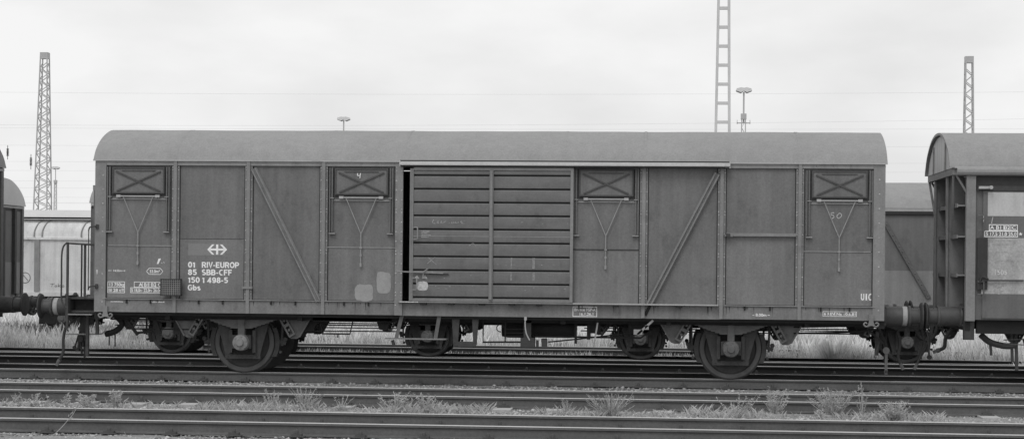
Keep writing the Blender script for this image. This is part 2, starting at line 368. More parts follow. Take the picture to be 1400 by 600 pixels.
def blades(n, x0, x1, y0, y1, h0, h1, w=.012, lean=.35, dens=None):
    P = np.stack([rng.uniform(x0, x1, n), rng.uniform(y0, y1, n)], 1)
    k = .55+.45*np.sin(P[:, 0]*2.6+np.sin(P[:, 1]*1.3)*1.5)*np.cos(P[:, 0]*.63+P[:, 1]*1.4)
    h = rng.uniform(h0, h1, n)*(.65+.45*k); z = np.array([gz(y) for y in P[:, 1]])-.01
    keep = (k > .42) | (rng.random(n) < .12); P = P[keep]; k = k[keep]; h = h[keep]; z = z[keep]; n = len(P)
    a = rng.uniform(0, 6.28, n); d = np.stack([np.cos(a), np.sin(a)], 1); l = rng.uniform(-lean, lean, (n, 2))*h[:, None]
    V = np.zeros((n, 4, 3)); V[:, 0, :2] = P-d*w/2; V[:, 1, :2] = P+d*w/2; V[:, 0, 2] = z; V[:, 1, 2] = z
    V[:, 2, :2] = P+l*.35+d*w*.35; V[:, 2, 2] = z+h*.6; V[:, 3, :2] = P+l; V[:, 3, 2] = z+h
    F = np.array([(0, 1, 2), (0, 2, 3)])
    return V.reshape(-1, 3), (F[None]+np.arange(n)[:, None, None]*4).reshape(-1, 3)
g = [blades(52000, -24, 26, 14.9, 21, .18, .55), blades(22000, -30, 34, 21, 34, .25, .6, .02), blades(14000, -38, 44, 34, 60, .3, .7, .045),
     blades(5000, -14, -8.2, 10.9, 12.9, .15, .42), blades(8000, 4.6, 14, 10.6, 13.0, .12, .42), blades(3500, -8.2, 4.6, 11.0, 12.8, .05, .16),
     blades(3000, 10.2, 14, 7, 8.3, .1, .3)]
tag(np_mesh('dry_grass', g, M['grass']), label='pale dry grass growing behind the far tracks', kind='stuff', cat='grass')
gl = [blades(1200, -3.3, .6, -6.75, -5.8, .03, .16, .0028, 1.0), blades(300, -7.5, -3.6, -6.75, -5.8, .03, .14, .0028, 1.0), blades(1200, 3.2, 6.6, -6.75, -5.8, .03, .16, .0028, 1.0), blades(350, 1.2, 3.0, -6.7, -5.9, .04, .14, .0028, 1.0), blades(500, -8, 10, -4.0, -1.0, .02, .07, .004, 1.0), blades(300, -7, 9, -10.9, -10.1, .02, .06, .004, 1.0), blades(1200, -8, 10, -6.9, -5.75, .015, .05, .004, 1.0), blades(500, -8, 10, -8.3, -7, .015, .05, .004, 1.0)]
tag(np_mesh('low_weeds', gl, M['weed']), label='low pale weeds creeping over the ballast between the front tracks', kind='stuff', cat='weeds')

def weed(x, y, h, r, nst, lab, seed, leaves=9, lean=.5, lw=.020):
    nst = int(nst*random.Random(seed).uniform(1.0, 1.9)); leaves = int(leaves*random.Random(seed+1).uniform(.6, 1.9)); lw *= random.Random(seed+2).uniform(.55, 1.1)
    rd = random.Random(seed); t = empty('weed_plant', (x, y, gz(y)-.01)); tag(t, lab, 'weed', 'weeds between the front tracks')
    b = MB(); lf = MB()
    for i in range(nst):
        a = rd.uniform(0, 6.28); rr = r*rd.uniform(.1, 1); hh = h*rd.uniform(.45, 1)
        p = [(rr*.15*math.cos(a), rr*.15*math.sin(a), 0)]
        bend = rd.uniform(.6, 1.3)
        for k in (1, 2, 3): q = k/3; p.append((rr*math.cos(a)*q**bend+rd.uniform(-.01, .01), rr*math.sin(a)*q**bend, hh*q))
        b.tube(p, [.0045, .004, .0035, .0025], 4)
        for j in range(leaves):
            q = rd.uniform(.25, 1); k = min(2, int(q*3)); f = q*3-k
            c = [p[k][d]+(p[k+1][d]-p[k][d])*f for d in range(3)]
            an = rd.uniform(0, 6.28); L = lw*rd.uniform(1, 3); w = lw*.45
            dx, dy, dz = math.cos(an)*L, math.sin(an)*L*.6, rd.uniform(-.1, .8)*L
            lf.add([c, (c[0]+dx*.5-w*math.sin(an), c[1]+dy*.5, c[2]+dz*.5+w*.6), (c[0]+dx, c[1]+dy, c[2]+dz), (c[0]+dx*.5+w*math.sin(an), c[1]+dy*.5, c[2]+dz*.5-w*.6)], [(0, 1, 2, 3)])
    b.build('stem', M['weed'], t, smooth=0); lf.build('foliage', M['weed'], t, smooth=0)
WE = [(-5.97, .17, .10, 7, 'sparse weed at the far left of the weedy track'), (-5.50, .20, .13, 9, 'second weed from the left beside the weedy track'),
      (-5.17, .17, .06, 5, 'thin upright weed with one forked stem, third from the left'), (-4.80, .16, .16, 10, 'low spreading weed left of a knee-high pointed one'),
      (-4.46, .24, .10, 14, 'bushy pointed weed below the left wheel of the big wagon'), (-2.40, .22, .12, 9, 'loose wispy weed left of the tall dense clump'),
      (-1.93, .30, .22, 26, 'dense tall clump of weed under the big wagon\'s left third'), (-1.40, .22, .2, 12, 'open feathery weed right of the dense tall clump'),
      (-.62, .30, .20, 26, 'tall feathery weed left of the middle of the track'), (-.20, .24, .18, 12, 'thin leaning weed just left of centre'),
      (.30, .12, .1, 5, 'tiny weed sprouting near the track\'s middle'), (1.62, .16, .1, 7, 'small weed leaning left, beside the round bush'),
      (2.22, .31, .33, 60, 'big round bushy weed right of the middle of the track'), (3.85, .30, .30, 16, 'airy weed with long bare stems under the right wheel'),
      (4.38, .34, .17, 22, 'tall narrow weed right of the airy one'), (5.15, .30, .30, 52, 'left one of the two dense bushes at the right'),
      (5.88, .26, .24, 44, 'right one of the two dense bushes at the right'), (4.95, .14, .12, 8, 'low weed in front of the left dense bush')]
for i, (x, h, r, n, lab) in enumerate(WE): weed(x, -6.3+random.uniform(-.35, .35), h*random.uniform(.95, 1.35), r*random.uniform(1, 1.35), n, lab, 100+i)
weed(5.52, -6.15, .52, .10, 6, 'tallest weed, a bare stalk topped with flower heads between two bushes', 140, 14, lw=.012)
weed(2.52, -9.95, .16, .07, 8, 'small leafy weed growing against the nearest rail', 141, 12, lw=.012)
t = empty('grass_stalk', (-4.0, -10.3, -.2)); tag(t, 'single pale grass stalk leaning over the nearest rails at lower left', 'grass stalk')
MB().tube([(0, 0, 0), (.12, .02, .12), (.25, .03, .27), (.30, .03, .36)], [.005, .004, .003, .002], 5).build('stem', M['weed'], t)
b = MB()
for i in range(12):
    q = .5+.5*i/12; x = .06+.24*q+random.uniform(-.02, .02); z = .05+.31*q
    b.bar((x, .03, z), (x+random.uniform(-.03, .05), .03, z+random.uniform(.01, .03)), .006, .002)
b.build('seed_head', M['weed'], t)
# taller shrubs at the far side
def shrub(x, y, h, r, lab, seed, n=420):
    rd = random.Random(seed)
    b = MB()
    for i in range(n):
        a = rd.uniform(0, 6.28); r0 = r*.45*rd.random(); r1 = r0+r*rd.uniform(.1, .75); hh = h*rd.uniform(.45, 1)*(1-.35*(r1/r/1.2)**2); w = .006
        c, s = math.cos(a), math.sin(a)
        b.add([(r0*c-w, r0*s, 0), (r0*c+w, r0*s, 0), ((r0+r1)/2*c+w*.8, (r0+r1)/2*s, hh*.62), (r1*c, r1*s, hh)], [(0, 1, 2, 3)])
    tag(b.build('grass_tuft', M['tuft'], None, (x, y, gz(y)-.02), smooth=0), lab, 'grass tuft', 'tall dry tufts behind the far tracks')
for i, (x, y, h, r, lab) in enumerate([(6.75, 10.7, .66, .45, 'largest pale tuft seen under the big wagon\'s right end'), (7.35, 11.0, .42, .34, 'tuft behind the buffers, right of the largest one'),
        (5.55, 11.1, .34, .3, 'small tuft left of the largest one'), (10.6, 11.4, .5, .4, 'tuft under the wagon at the right edge'),
        (-10.3, 12.0, .5, .45, 'tuft below the buffer at the left'), (-11.6, 12.2, .42, .4, 'leftmost tuft, under the hanging brake hose'), (-9.3, 13.0, .34, .34, 'tuft behind the platform steps at the left')]):
    shrub(x, y, h, r, lab, 50+i)

# ------------------------------------------------------------------ wagon kit
def gable(eave, peak, hw, flat=1.0):     # half section of the roof, Y from -hw to +hw
    H = peak-eave
    pr = [(1.0, 0), (.985, .06), (.88, .36), (.645, .69), (.31, .94), (0, 1)]
    h = catmull([(-a*hw, eave+b*H) for a, b in pr], 4)
    return h+[(-y, z) for y, z in reversed(h[:-1])]
def wheelset(T, x, zr, r, parts=True, near=True, facey=.82, hubmat='gear_lt'):
    """axle with two wheels, boxes, springs, shackles and guards"""
    MB().lathe((x, 0, zr+r), [(.08, -1.0), (.08, 1.0)], 'Y', 12).build('axle', M['dark'], T)
    for s in (-1, 1):
        w = MB(); c = (x, 0, zr+r); f = facey
        w.lathe(c, [(r*.16, s*(f-.16)), (r*.16, s*(f+.03)), (r*.2, s*(f+.03)), (r*.26, s*(f-.02)), (r*.5, s*(f-.055)), (r*.80, s*(f-.035)), (r*.845, s*(f-.01)), (r*.85, s*(f-.10)), (r*.5, s*(f-.11)), (r*.2, s*(f-.15))], 'Y', 40)
        wo = w.build('wheel', M['wheel'], T)
        ty = MB(); ty.lathe(c, [(r*.85, s*(f-.13)), (r*.845, s*(f-.004)), (r*.90, s*f), (r*.975, s*f), (r, s*(f-.012)), (r*1.005, s*(f-.10)), (r*1.055, s*(f-.112)), (r*1.055, s*(f-.13)), (r*1.03, s*(f-.137)), (r*.85, s*(f-.137))], 'Y', 56)
        ty.build('tyre', M['tread'], wo)
        if not parts: continue
        Y = s*1.0; za = zr+r
        b = MB(); b.lathe((x, Y, za), [(.135, -s*.10), (.14, s*.06), (.13, s*.10), (.125, s*.135), (.07, s*.15), (.055, s*.175), (.0, s*.178)], 'Y', 24)
        bx_ = MB(); bx_.box(x-.16, x+.16, Y-.12*s, Y+.05*s, za-.10, za+.12)
        for k in range(6):
            an = k*math.pi/3+.3; b.lathe((x+.103*math.cos(an), Y+s*.14, za+.103*math.sin(an)), [(.014, -.012), (.014, .012)], 'Y', 6)
        ab = bx_.build('axle_box', M['gear'], T); b.build('axle_box_cover', M[hubmat], ab)
        # axle guard plate with opening
        g = MB(); ya, yb = s*.90, s*.93; zt = za+.42; zb = za-.27
        g.prism([(x-.46, zt), (x-.20, zt), (x-.20, zb+.07), (x-.29, zb+.07)], ya, yb); g.prism([(x+.20, zt), (x+.46, zt), (x+.29, zb+.07), (x+.20, zb+.07)], ya, yb)
        g.box(x-.295, x+.295, ya, yb, zb, zb+.067)
        g.box(x-.225, x-.17, ya-s*.03, yb+s*.05, za-.17, za+.2); g.box(x+.17, x+.225, ya-s*.03, yb+s*.05, za-.17, za+.2)
        for k in range(5): g.rivet(x-.24+.12*k, yb, zb+.034, .012, s)
        g.build('axle_guard', M['gear'], T)
        # leaf spring: stacked leaves
        sp = MB(); nl = 8; zc = za+.20
        for k in range(nl):
            L = .66-.068*k; th = .0165
            pts = []
            for q in range(9):
                u = -1+2*q/8; xx = x+u*L; zz = zc+.155+.045*((u*L/.66)**2)-k*(th+.0015)
                pts.append((xx, zz))
            g2 = [(a, c2+th) for a, c2 in pts]+[(a, c2) for a, c2 in reversed(pts)]
            n = len(pts)
            for q in range(n-1):
                sp.prism([pts[q], pts[q+1], (pts[q+1][0], pts[q+1][1]+th), (pts[q][0], pts[q][1]+th)], Y-.045, Y+.045)
        sp.build('leaf_spring', M['gear_lt'], T)
        bk = MB(); bk.box(x-.055, x+.055, Y-.06, Y+.06, za+.12, zc+.20); bk.box(x-.04, x+.04, Y-.075, Y+.075, zc+.17, zc+.215); bk.build('spring_buckle', M['gear_lt'], T)
        for q in (-1, 1):
            a = Vector((x+q*.67, Y, zc+.235)); c2 = Vector((x+q*.845, Y, zc-.07))
            d = (c2-a); n1 = d.normalized(); lk = MB()
            side = Vector((0, 1, 0)); across = n1.cross(side)
            for i in range(2):
                p0 = a+d*(.5*i)-n1*.02; p1 = a+d*(.5*i+.5)+n1*.0
                for e2 in (-1, 1): lk.bar(p0+across*.045*e2, p1+across*.045*e2, .028, .12)
                lk.bar(p0+across*-.058, p0+across*.058, .03, .125); lk.bar(p1+across*-.058, p1+across*.058, .03, .122)
                lk.box((p0.x+p1.x)/2-.02, (p0.x+p1.x)/2+.02, Y-.055, Y+.055, (p0.z+p1.z)/2-.02, (p0.z+p1.z)/2+.02)
            lk.build('spring_shackle', M['gear_lt'], T)
            br = MB(); bx = x+q*.845
            br.prism([(bx-q*.03, zc-.13), (bx+q*.07, zc-.13), (bx+q*.13, zc-.10), (bx+q*.36, zc+.30), (bx-q*.10, zc+.30)], s*.985, s*1.005)
            br.prism([(bx+q*.10, zc-.10), (bx+q*.13, zc-.10), (bx+q*.36, zc+.30), (bx+q*.33, zc+.30)], s*1.005, s*1.03)
            br.build('spring_bracket', M['gear_lt'] if near else M['gear'], T)
            # brake block and hanger beside the wheel
            bb = MB(); wx = x+q*(r+.03); yb2 = s*.755
            pts = []
            for k in range(6):
                an = R(-28+56*k/5); pts.append((x+q*(r+.012)*math.cos(an), za+(r+.012)*math.sin(an)))
            outer = [(x+q*(r+.085)*math.cos(R(-24+48*k/5)), za+(r+.085)*math.sin(R(-24+48*k/5))) for k in range(6)]
            for k in range(5): bb.prism([pts[k], pts[k+1], outer[k+1], outer[k]], yb2-.04, yb2+.04)
            bb.bar((wx+q*.09, yb2, za-.06), (wx+q*.10, yb2, za+.42), .035, .03); bb.bar((wx+q*.05, yb2, za+.02), (wx+q*.16, yb2, za-.02), .06, .05)
            bb.lathe((wx+q*.15, yb2, za+.05), [(.035, -.05), (.035, .05)], 'Y', 10); bb.lathe((wx+q*.07, yb2, za-.16), [(.025, -.05), (.025, .05)], 'Y', 8)
            bb.build('brake_block', M['gear'], T)
def buffer(T, xb, Y, z, d, L=.62, stripe=True, rs=.14, rd=.205, m='buffer', collars=True):
    """xb: headstock x, d: direction"""
    b = MB(); q = d
    b.box(xb-.0*q, xb+.03*q, Y-.2, Y+.2, z-.19, z+.19)
    b.lathe((xb, Y, z), [(rs+.03, q*.03), (rs+.025, q*.06), (rs, q*.08), (rs-.004, q*(L-.24)), (rs+.012, q*(L-.235)), (rs+.012, q*(L-.20)), (rs-.025, q*(L-.198)), (rs-.03, q*(L-.08)), (rs-.01, q*(L-.05))], 'X', 28)
    for a2 in (-.15, .15):
        for c2 in (-.14, .14): b.lathe((xb, Y+a2, z+c2), [(.02, q*.028), (.02, q*.05)], 'X', 6)
    o = b.build('buffer', M[m], T)
    c = MB(); c.lathe((xb, Y, z), [(rs-.02, q*(L-.06)), (rd-.02, q*(L-.045)), (rd, q*(L-.03)), (rd, q*(L-.012)), (rd-.03, q*(L-.003)), (.01, q*L)], 'X', 32); c.build('buffer_disc', M['gear'], o)
    if stripe:
        c = MB(); c.lathe((xb, Y, z), [(rs+.0005, q*(L-.33)), (rs+.003, q*(L-.33)), (rs+.003, q*(L-.26)), (rs+.0005, q*(L-.26))], 'X', 28); c.build('white_band', M['patch_band'], o)
    return o
def hose(T, pts, r=.028, m='pipe', name='brake_hose', end=True):
    p = catmull(pts, 5); b = MB(); b.tube(p, r, 8)
    o = b.build(name, M[m], T)
    if end:
        a = Vector(p[-1]); c = Vector(p[-3]); d = (a-c).normalized()
        e2 = MB(); e2.tube([a, a+d*.05], r*1.25, 8); e2.bar(a+d*.04, a+d*.11, .05, .035); e2.build('hose_coupling', M['gear_lt'], o)
    return o

# ------------------------------------------------------------------ main wagon (covered wagon with sliding door)
T = empty('covered_wagon', (0, 0, 0)); tag(T, 'long covered goods wagon with ribbed sliding door slightly open and white lettering 150 1 498-5', 'goods wagon', 'goods wagons on the yard tracks')
HL, HW = 6.395, 1.30
ZL, ZU = 1.215, 3.385
# shell
b = MB()
b.box(-HL+.02, HL-.02, HW-.04, HW, 1.0, 3.45)                                   # far wall
b.box(-HL, -HL+.04, -HW+.03, HW, 1.0, 3.46); b.box(HL-.04, HL, -HW+.03, HW, 1.0, 3.46)
for x in (-4.2, -1.4, 1.4, 4.2): b.box(x-.05, x+.05, HW, HW+.05, 1.0, 3.45)
b.build('end_and_far_walls', M['side'], T)
MB().box(-HL+.05, HL-.05, -HW+.06, HW-.05, 1.08, 1.18).build('floor', M['inside'], T)
# gables
for q in (-1, 1):
    g = gable(3.46, 4.03, 1.30); b = MB(); b.prism(g, q*(HL-.035), q*HL, 'X'); b.build('gable', M['roof'], T)
# roof shell
g = gable(3.47, 4.055, 1.33); gi = gable(3.462, 4.030, 1.305)
b = MB(); nseg = 40; n = len(g); V = []; Fs = []
for i in range(nseg+1):
    x = -HL-.03+(2*HL+.06)*i/nseg
    wob = .002*math.sin(i*1.7)+.002*math.sin(i*.61)
    V += [(x, y, z+(wob if abs(y) < 1.1 else 0)) for y, z in g]
for i in range(nseg):
    for j in range(n-1): Fs.append((i*n+j, i*n+j+1, (i+1)*n+j+1, (i+1)*n+j))
b.add(V, Fs)
o = len(V); V2 = []
for x in (-HL-.03, HL+.03): V2 += [(x, y, z) for y, z in gi]
b.add(V2, [(j, n+j, n+j+1, j+1) for j in range(n-1)])
for e2, i in ((0, 0), (1, nseg)): b.add([V[i*n+j] for j in range(n)]+[V2[e2*n+j] for j in range(n)], [(j, j+1, n+j+1, n+j) for j in range(n-1)])
b.add([V[0], V[nseg*n], V2[0], V2[n]], [(0, 1, 3, 2)]); b.add([V[n-1], V[nseg*n+n-1], V2[n-1], V2[2*n-1]], [(0, 1, 3, 2)])
ro = b.build('roof', M['roof'], T, smooth=50)
b = MB()
for x in (-5.06, -2.6, -1.3, 1.3, 2.6, 5.06):                                     # faint lap joints of the roof sheets
    b.cut()
    for j in range(n-1):
        y0, z0 = g[j]; y1, z1 = g[j+1]
        b.add([(x-.02, y0*1.0005, z0+.0045), (x+.02, y0*1.0005, z0+.0045), (x+.02, y1*1.0005, z1+.0045), (x-.02, y1*1.0005, z1+.0045)], [(0, 1, 2, 3)])
b.build('roof_lap_joint', M['roof'], ro, smooth=50)
# drip moulding
b = MB(); b.box(-HL-.03, HL+.03, -1.345, -1.325, 3.455, 3.478); b.build('rain_gutter', M['rail_pale'], T)
# near side wall sheets, bay by bay
bays = [(-6.21, -5.055), (-5.055, -3.84), (-3.84, -2.60), (-2.60, -1.36), (1.36, 2.585), (2.585, 3.825), (3.825, 5.06), (5.06, 6.21)]
vent_c = {0: -5.675, 3: -1.985, 4: 1.98, 7: 5.68}
for i, (x0, x1) in enumerate(bays):
    if i in vent_c: seam = 2.07
    elif i == 1: seam = 2.19
    elif i == 6: seam = 2.335
    else: seam = None
    yf = -1.27
    if seam:
        b = MB(); b.box(x0, x1, yf, yf+.03, seam+.004, ZU); b.build('wall_sheet', M['side'], T)
        b = MB(); b.box(x0, x1, yf-.002, yf+.03, ZL, seam-.003); b.build('wall_sheet', M['side_light'], T)
    else:
        b = MB(); b.box(x0, x1, yf, yf+.03, ZL, ZU); b.build('wall_sheet', M['side'], T)
    if i in vent_c:
        MB().box(x0+.03, x1-.03, yf-.014, yf-.001, seam-.004, seam+.010).build('seam_strip', M['ledge' if i in (0, 3, 7) else 'dark'], T)
# corner posts, posts
def joints(xs):
    b = MB()
    for x in xs: b.cut(); b.box(x-.007, x+.007, -1.276, -1.2702, 1.21, 3.385)
    b.build('joint_line', M['dark'], T)
joints([x+q*.071 for x in (-5.055, -3.84, -2.60, 2.585, 3.825, 5.06) for q in (-1, 1)]+[-6.203, 6.203, -1.433])
def post(x0, x1, yout=-1.335, z0=.985, z1=3.46, m='post', double=True, riv=2, nm='side_post'):
    b = MB(); w = x1-x0
    if double:                                                                     # hat section: raised middle, two flanges
        b.box(x0, x1, -1.295, -1.27, z0, z1); b.box(x0+w*.28, x1-w*.28, yout, -1.295, z0, z1)
    else: b.box(x0, x1, yout, -1.27, z0, z1)
    k = 0; z = z0+.16; b.k = 1
    while z < z1-.03:
        if riv == 2:
            b.rivet(x0+w*.14, -1.295 if double else yout, z); b.rivet(x1-w*.14, -1.295 if double else yout, z)
        else: b.rivet((x0+x1)/2+(w*.22 if riv == 3 else 0), yout, z)
        k += 1; z += (.05 if k % 5 == 2 and riv == 2 else .155 if riv == 2 else .23)
    return b.build(nm, [M[m], M['rivet']], T)
post(-HL, -6.21, -1.318, .985, 3.43, double=False, riv=3, nm='corner_post'); post(6.21, HL, -1.318, .985, 3.43, double=False, riv=1, nm='corner_post')
for x in (-5.055, -3.84, -2.60, 2.585, 3.825, 5.06): post(x-.062, x+.062)
post(-1.425, -1.30, -1.335, .985, 3.39, double=False, riv=2, nm='door_post')
# eave strip and soleplate
b = MB(); b.box(-HL, HL, -1.312, -1.265, 3.388, 3.458)
for i in range(48):
    x = -6.3+.27*i
    if x < -1.4 or x > 4: b.rivet(x, -1.312, 3.425, .012)
b.build('cant_rail', M['ledge'], T)
b = MB()
b.box(-HL, -1.36, -1.303, -1.25, .985, 1.192); b.box(-1.36, 3.825, -1.298, -1.25, .978, 1.19); b.box(3.825, HL, -1.303, -1.25, .985, 1.192)
for x in (.79, .90, 1.36, 2.2, 3.1): b.box(x-.006, x+.006, -1.304, -1.29, .99, 1.18)
b.build('soleplate', M['sole'], T)
b = MB(); b.box(-6.25, -1.42, -1.332, -1.27, 1.195, 1.207); b.cut(); b.box(3.88, 6.25, -1.332, -1.27, 1.195, 1.207)
b.build('ledge_strip', M['ledge'], T)
b = MB()
for x in (-5.85, -5.45, -4.65, -4.25, -3.45, -3.05, -2.25, -1.85, 4.2, 4.6, 5.4, 5.85): b.cut(); b.box(x-.012, x+.012, -1.332, -1.303, 1.13, 1.194)
b.build('ledge_bracket', M['under'], T)
# stains running from the ledge (dirt with a shape of its own)
b = MB(); rd = random.Random(3)
for k in range(44):
    x = rd.choice([rd.uniform(-6.1, -1.45), rd.uniform(1.4, 6.1)]); w = rd.uniform(.004, .010); h = rd.uniform(.03, .16)
    b.add([(x-w, -1.3045, 1.18), (x+w, -1.3045, 1.18), (x+w*.3, -1.3045, 1.18-h)], [(0, 1, 2)])
b.build('dirt_run', M['gear'], T, smooth=0)
# diagonals
def diag(x0, z0, x1, z1):
    b = MB(); a = Vector((x0, -1.29, z0)); c = Vector((x1, -1.29, z1)); d = (c-a).normalized(); ac = Vector((d.z, 0, -d.x))
    b.bar(a, c, .105, .03); b.bar(a+Vector((0, -.03, 0))+ac*.03, c+Vector((0, -.03, 0))+ac*.03, .02, .04); b.bar(a+Vector((0, -.03, 0))-ac*.03, c+Vector((0, -.03, 0))-ac*.03, .02, .04)
    b.build('diagonal_brace', M['post'], T)
diag(-3.76, 3.34, -2.67, 1.20); diag(3.75, 3.30, 2.68, 1.20)
MB().bar((2.70, -1.302, 1.19), (2.62, -1.302, 1.03), .05, .012).build('brace_foot', M['under'], T)
# ventilators
def vent(cx):
    y0 = -1.272
    f = MB(); h0, h1 = 2.885, 3.365
    f.box(cx-.465, cx+.465, y0-.006, y0-.001, h0, h1)
    fr = f.build('ventilator', M['gear'], T)
    b = MB(); b.prism([(cx-.435, 2.945), (cx-.415, 2.925), (cx+.415, 2.925), (cx+.435, 2.945), (cx+.435, 3.335), (cx+.415, 3.355), (cx-.415, 3.355), (cx-.435, 3.335)], y0-.03, y0-.006)
    b.build('ventilator_flap', M['side'], fr)
    e2 = MB(); t2 = .022
    for (a, b2, c, d) in ((-.435, .435, 3.333, 3.355), (-.435, .435, 2.925, 2.947), (-.435, -.413, 2.947, 3.333), (.413, .435, 2.947, 3.333)): e2.box(cx+a, cx+b2, y0-.045, y0-.03, c, d)
    e2.bar((cx-.37, y0-.04, 3.285), (cx+.36, y0-.04, 2.965), .024, .02); e2.bar((cx-.36, y0-.0405, 2.965), (cx+.37, y0-.0405, 3.285), .024, .02)
    e2.box(cx-.28, cx+.28, y0-.041, y0-.03, 3.290, 3.303)
    e2.build('flap_rim', M['flap_rim'], fr)
    s = MB(); s.box(cx-.34, cx+.34, y0-.06, y0-.04, 2.872, 2.890); s.box(cx-.36, cx-.29, y0-.065, y0-.006, 2.860, 2.902); s.box(cx+.29, cx+.36, y0-.065, y0-.006, 2.860, 2.902)
    s.box(cx-.49, cx+.49, y0-.016, y0-.001, 2.828, 2.840); s.build('slide_bar', M['rail_pale'], fr)
    g = MB()
    for q in (-1, 1):
        g.cut()
        xx = cx+q*.495; g.box(xx-.014, xx+.014, y0-.010, y0-.006, 2.32, 3.36); g.box(xx-.028, xx-.014, y0-.045, y0-.001, 2.32, 3.36); g.box(xx+.014, xx+.028, y0-.045, y0-.001, 2.32, 3.36)
    g.build('flap_guide', M['side'], fr)
    g = MB()
    for q in (-1, 1): xx = cx+q*.475; g.cut(); g.box(xx-.05, xx+.05, y0-.06, y0-.001, 2.288, 2.306); g.cut(); g.box(xx-.03, xx+.03, y0-.05, y0-.001, 2.865, 2.878)
    g.build('guide_stop', M['ledge'], fr)
    r = MB(); vy = y0-.035
    r.tube([(cx-.25, vy-.01, 2.875), (cx, vy, 2.29)], .009, 6); r.tube([(cx+.25, vy-.01, 2.875), (cx, vy, 2.29)], .009, 6); r.tube([(cx, vy, 2.30), (cx, vy, 1.76)], .010, 6)
    r.box(cx-.02, cx+.02, vy-.015, y0-.001, 2.055, 2.085); r.box(cx-.016, cx+.016, vy-.014, vy+.014, 1.93, 1.965); r.box(cx-.016, cx+.016, vy-.015, vy+.015, 1.76, 1.82)
    r.build('linkage_rod', M['ledge'], fr)
for c in vent_c.values(): vent(c)
# sliding door
D = empty('sliding_door', (0, 0, 0)); D.parent = T
x0, x1, z0, z1 = -1.178, 1.459, 1.222, 3.372
yb, yf = -1.335, -1.385
b = MB(); b.box(x0, x1, yb, yb+.012, z0, z1); b.build('door_sheet', M['dark'], D)
b = MB(); gro = [(y-.012) for y in (3.256, 3.037, 2.822, 2.608, 2.389, 2.170, 1.951, 1.732, 1.513, 1.294)]
edges = [z1-.075]+[]
tops = [3.297]+[g0-.030 for g0 in gro]
prev = z1-.05
for g0 in gro+[z0-.03]:
    zt, zb = prev, g0+.017
    if zt-zb > .02:
        for xa, xb in ((x0+.06, .107), (.177, x1-.05)):                            # plank with a rounded shoulder, open groove beneath it
            b.prism([(yb, zt), (yf+.012, zt), (yf, zt-.012), (yf, zb+.010), (yf+.004, zb), (yb, zb)], xa, xb, 'X')
    prev = g0-.014
b.build('door_boards', M['door'], D, smooth=30)
b = MB(); b.box(x0, x0+.058, yb+.002, yf-.012, z0, z1-.02); b.box(x1-.048, x1, yb+.002, yf-.012, z0, z1); b.box(x0+.058, x1-.048, yb+.001, yf-.010, z1-.047, z1); b.box(x0+.058, x1-.048, yb+.001, yf-.008, z0, z0+.028)
b.box(x0+.02, x0+.03, yf-.02, yf-.012, z0, z1-.02)
b.build('door_frame', M['post'], D)
b = MB(); b.box(.110, .174, yb+.003, yf-.022, z0+.03, z1-.05); b.box(.126, .158, yf-.022, yf-.04, z0+.03, z1-.05); b.build('door_stile', M['post'], D)
MB().box(x0+.06, x1-.05, yf-.003, yf, 2.262, 2.270).build('door_batten', M['ledge'], D)
def grip(xa, z0_, z1_, yy=-1.40):
    MB().tube(catmull([(xa-.07, yy, z1_), (xa-.01, yy-.05, z1_+.002), (xa+.0, yy-.06, z1_-.03), (xa+.0, yy-.06, z0_+.03), (xa-.01, yy-.05, z0_), (xa-.07, yy, z0_)], 4), .011, 6).build('door_handle', M['pale_iron'], D)
grip(-1.04, 2.21, 2.40); grip(-1.045, 1.40, 1.585)
b = MB(); b.tube([(-1.36, -1.43, 1.692), (-.95, -1.445, 1.678), (-.62, -1.43, 1.668)], .011, 6); b.box(-1.10, -.86, -1.43, -1.397, 1.668, 1.684); b.tube([(-.93, -1.45, 1.69), (-.87, -1.47, 1.74)], .012, 6); b.tube([(-.94, -1.43, 1.68), (-.95, -1.43, 1.60)], .012, 6)
b.build('locking_lever', M['pale_iron'], D)
MB().bar((-.86, -1.405, 1.662), (-.54, -1.405, 1.655), .020, .02).build('locking_bar', M['dark'], D)
def blob(cx, cz, rx, rz, y, name, m, par, seed=1, n=22, p=2.6, th=.0015):
    rd = random.Random(seed); pts = []
    for i in range(n):
        a2 = 2*math.pi*i/n; c, s = math.cos(a2), math.sin(a2)
        q = (abs(c)**p+abs(s)**p)**(-1/p)*rd.uniform(.93, 1.05); pts.append((cx+rx*q*c, cz+rz*q*s))
    MB().prism(pts, y, y-th).build(name, m, par, smooth=0)
blob(-.965, 1.462, .095, .075, -1.386, 'paint_patch', M['white2'], D, 5)
for k, (cx2, cz2) in enumerate(((-1.06, 1.60), (-.93, 1.605))):
    MB().prism([(cx2-.045, cz2-.02), (cx2+.05, cz2-.02), (cx2+.01, cz2+.035)], -1.3862, -1.3875).build('paint_mark', M['white2'], D, smooth=0)
rd = random.Random(8); b = MB()
for k in range(46):
    x = rd.uniform(-1.1, 1.38); z = rd.choice([1.40, 1.46, 1.60, 1.27, 1.66, 1.80, 2.5, 1.25])+rd.uniform(-.03, .03)
    if abs(x-.14) < .06: continue
    if any(abs(z-q) < .03 for q in gro): continue
    w = rd.uniform(.008, .03); h = rd.uniform(.002, .006)
    b.add([(x-w, -1.3865, z), (x, -1.3865, z-h), (x+w, -1.3865, z+rd.uniform(-.004, .004)), (x, -1.3865, z+h)], [(0, 1, 2, 3)])
b.build('paint_chips', M['chalk'], D, smooth=0)
def strokes(lines, y, par, w=.008, m='chalk', name='chalk_mark'):
    b = MB()
    for ln in lines:
        for a2, c2 in zip(ln[:-1], ln[1:]):
            if a2 != c2: b.bar((a2[0], y, a2[1]), (c2[0], y, c2[1]), w, .0012)
    return b.build(name, M[m], par, smooth=0)
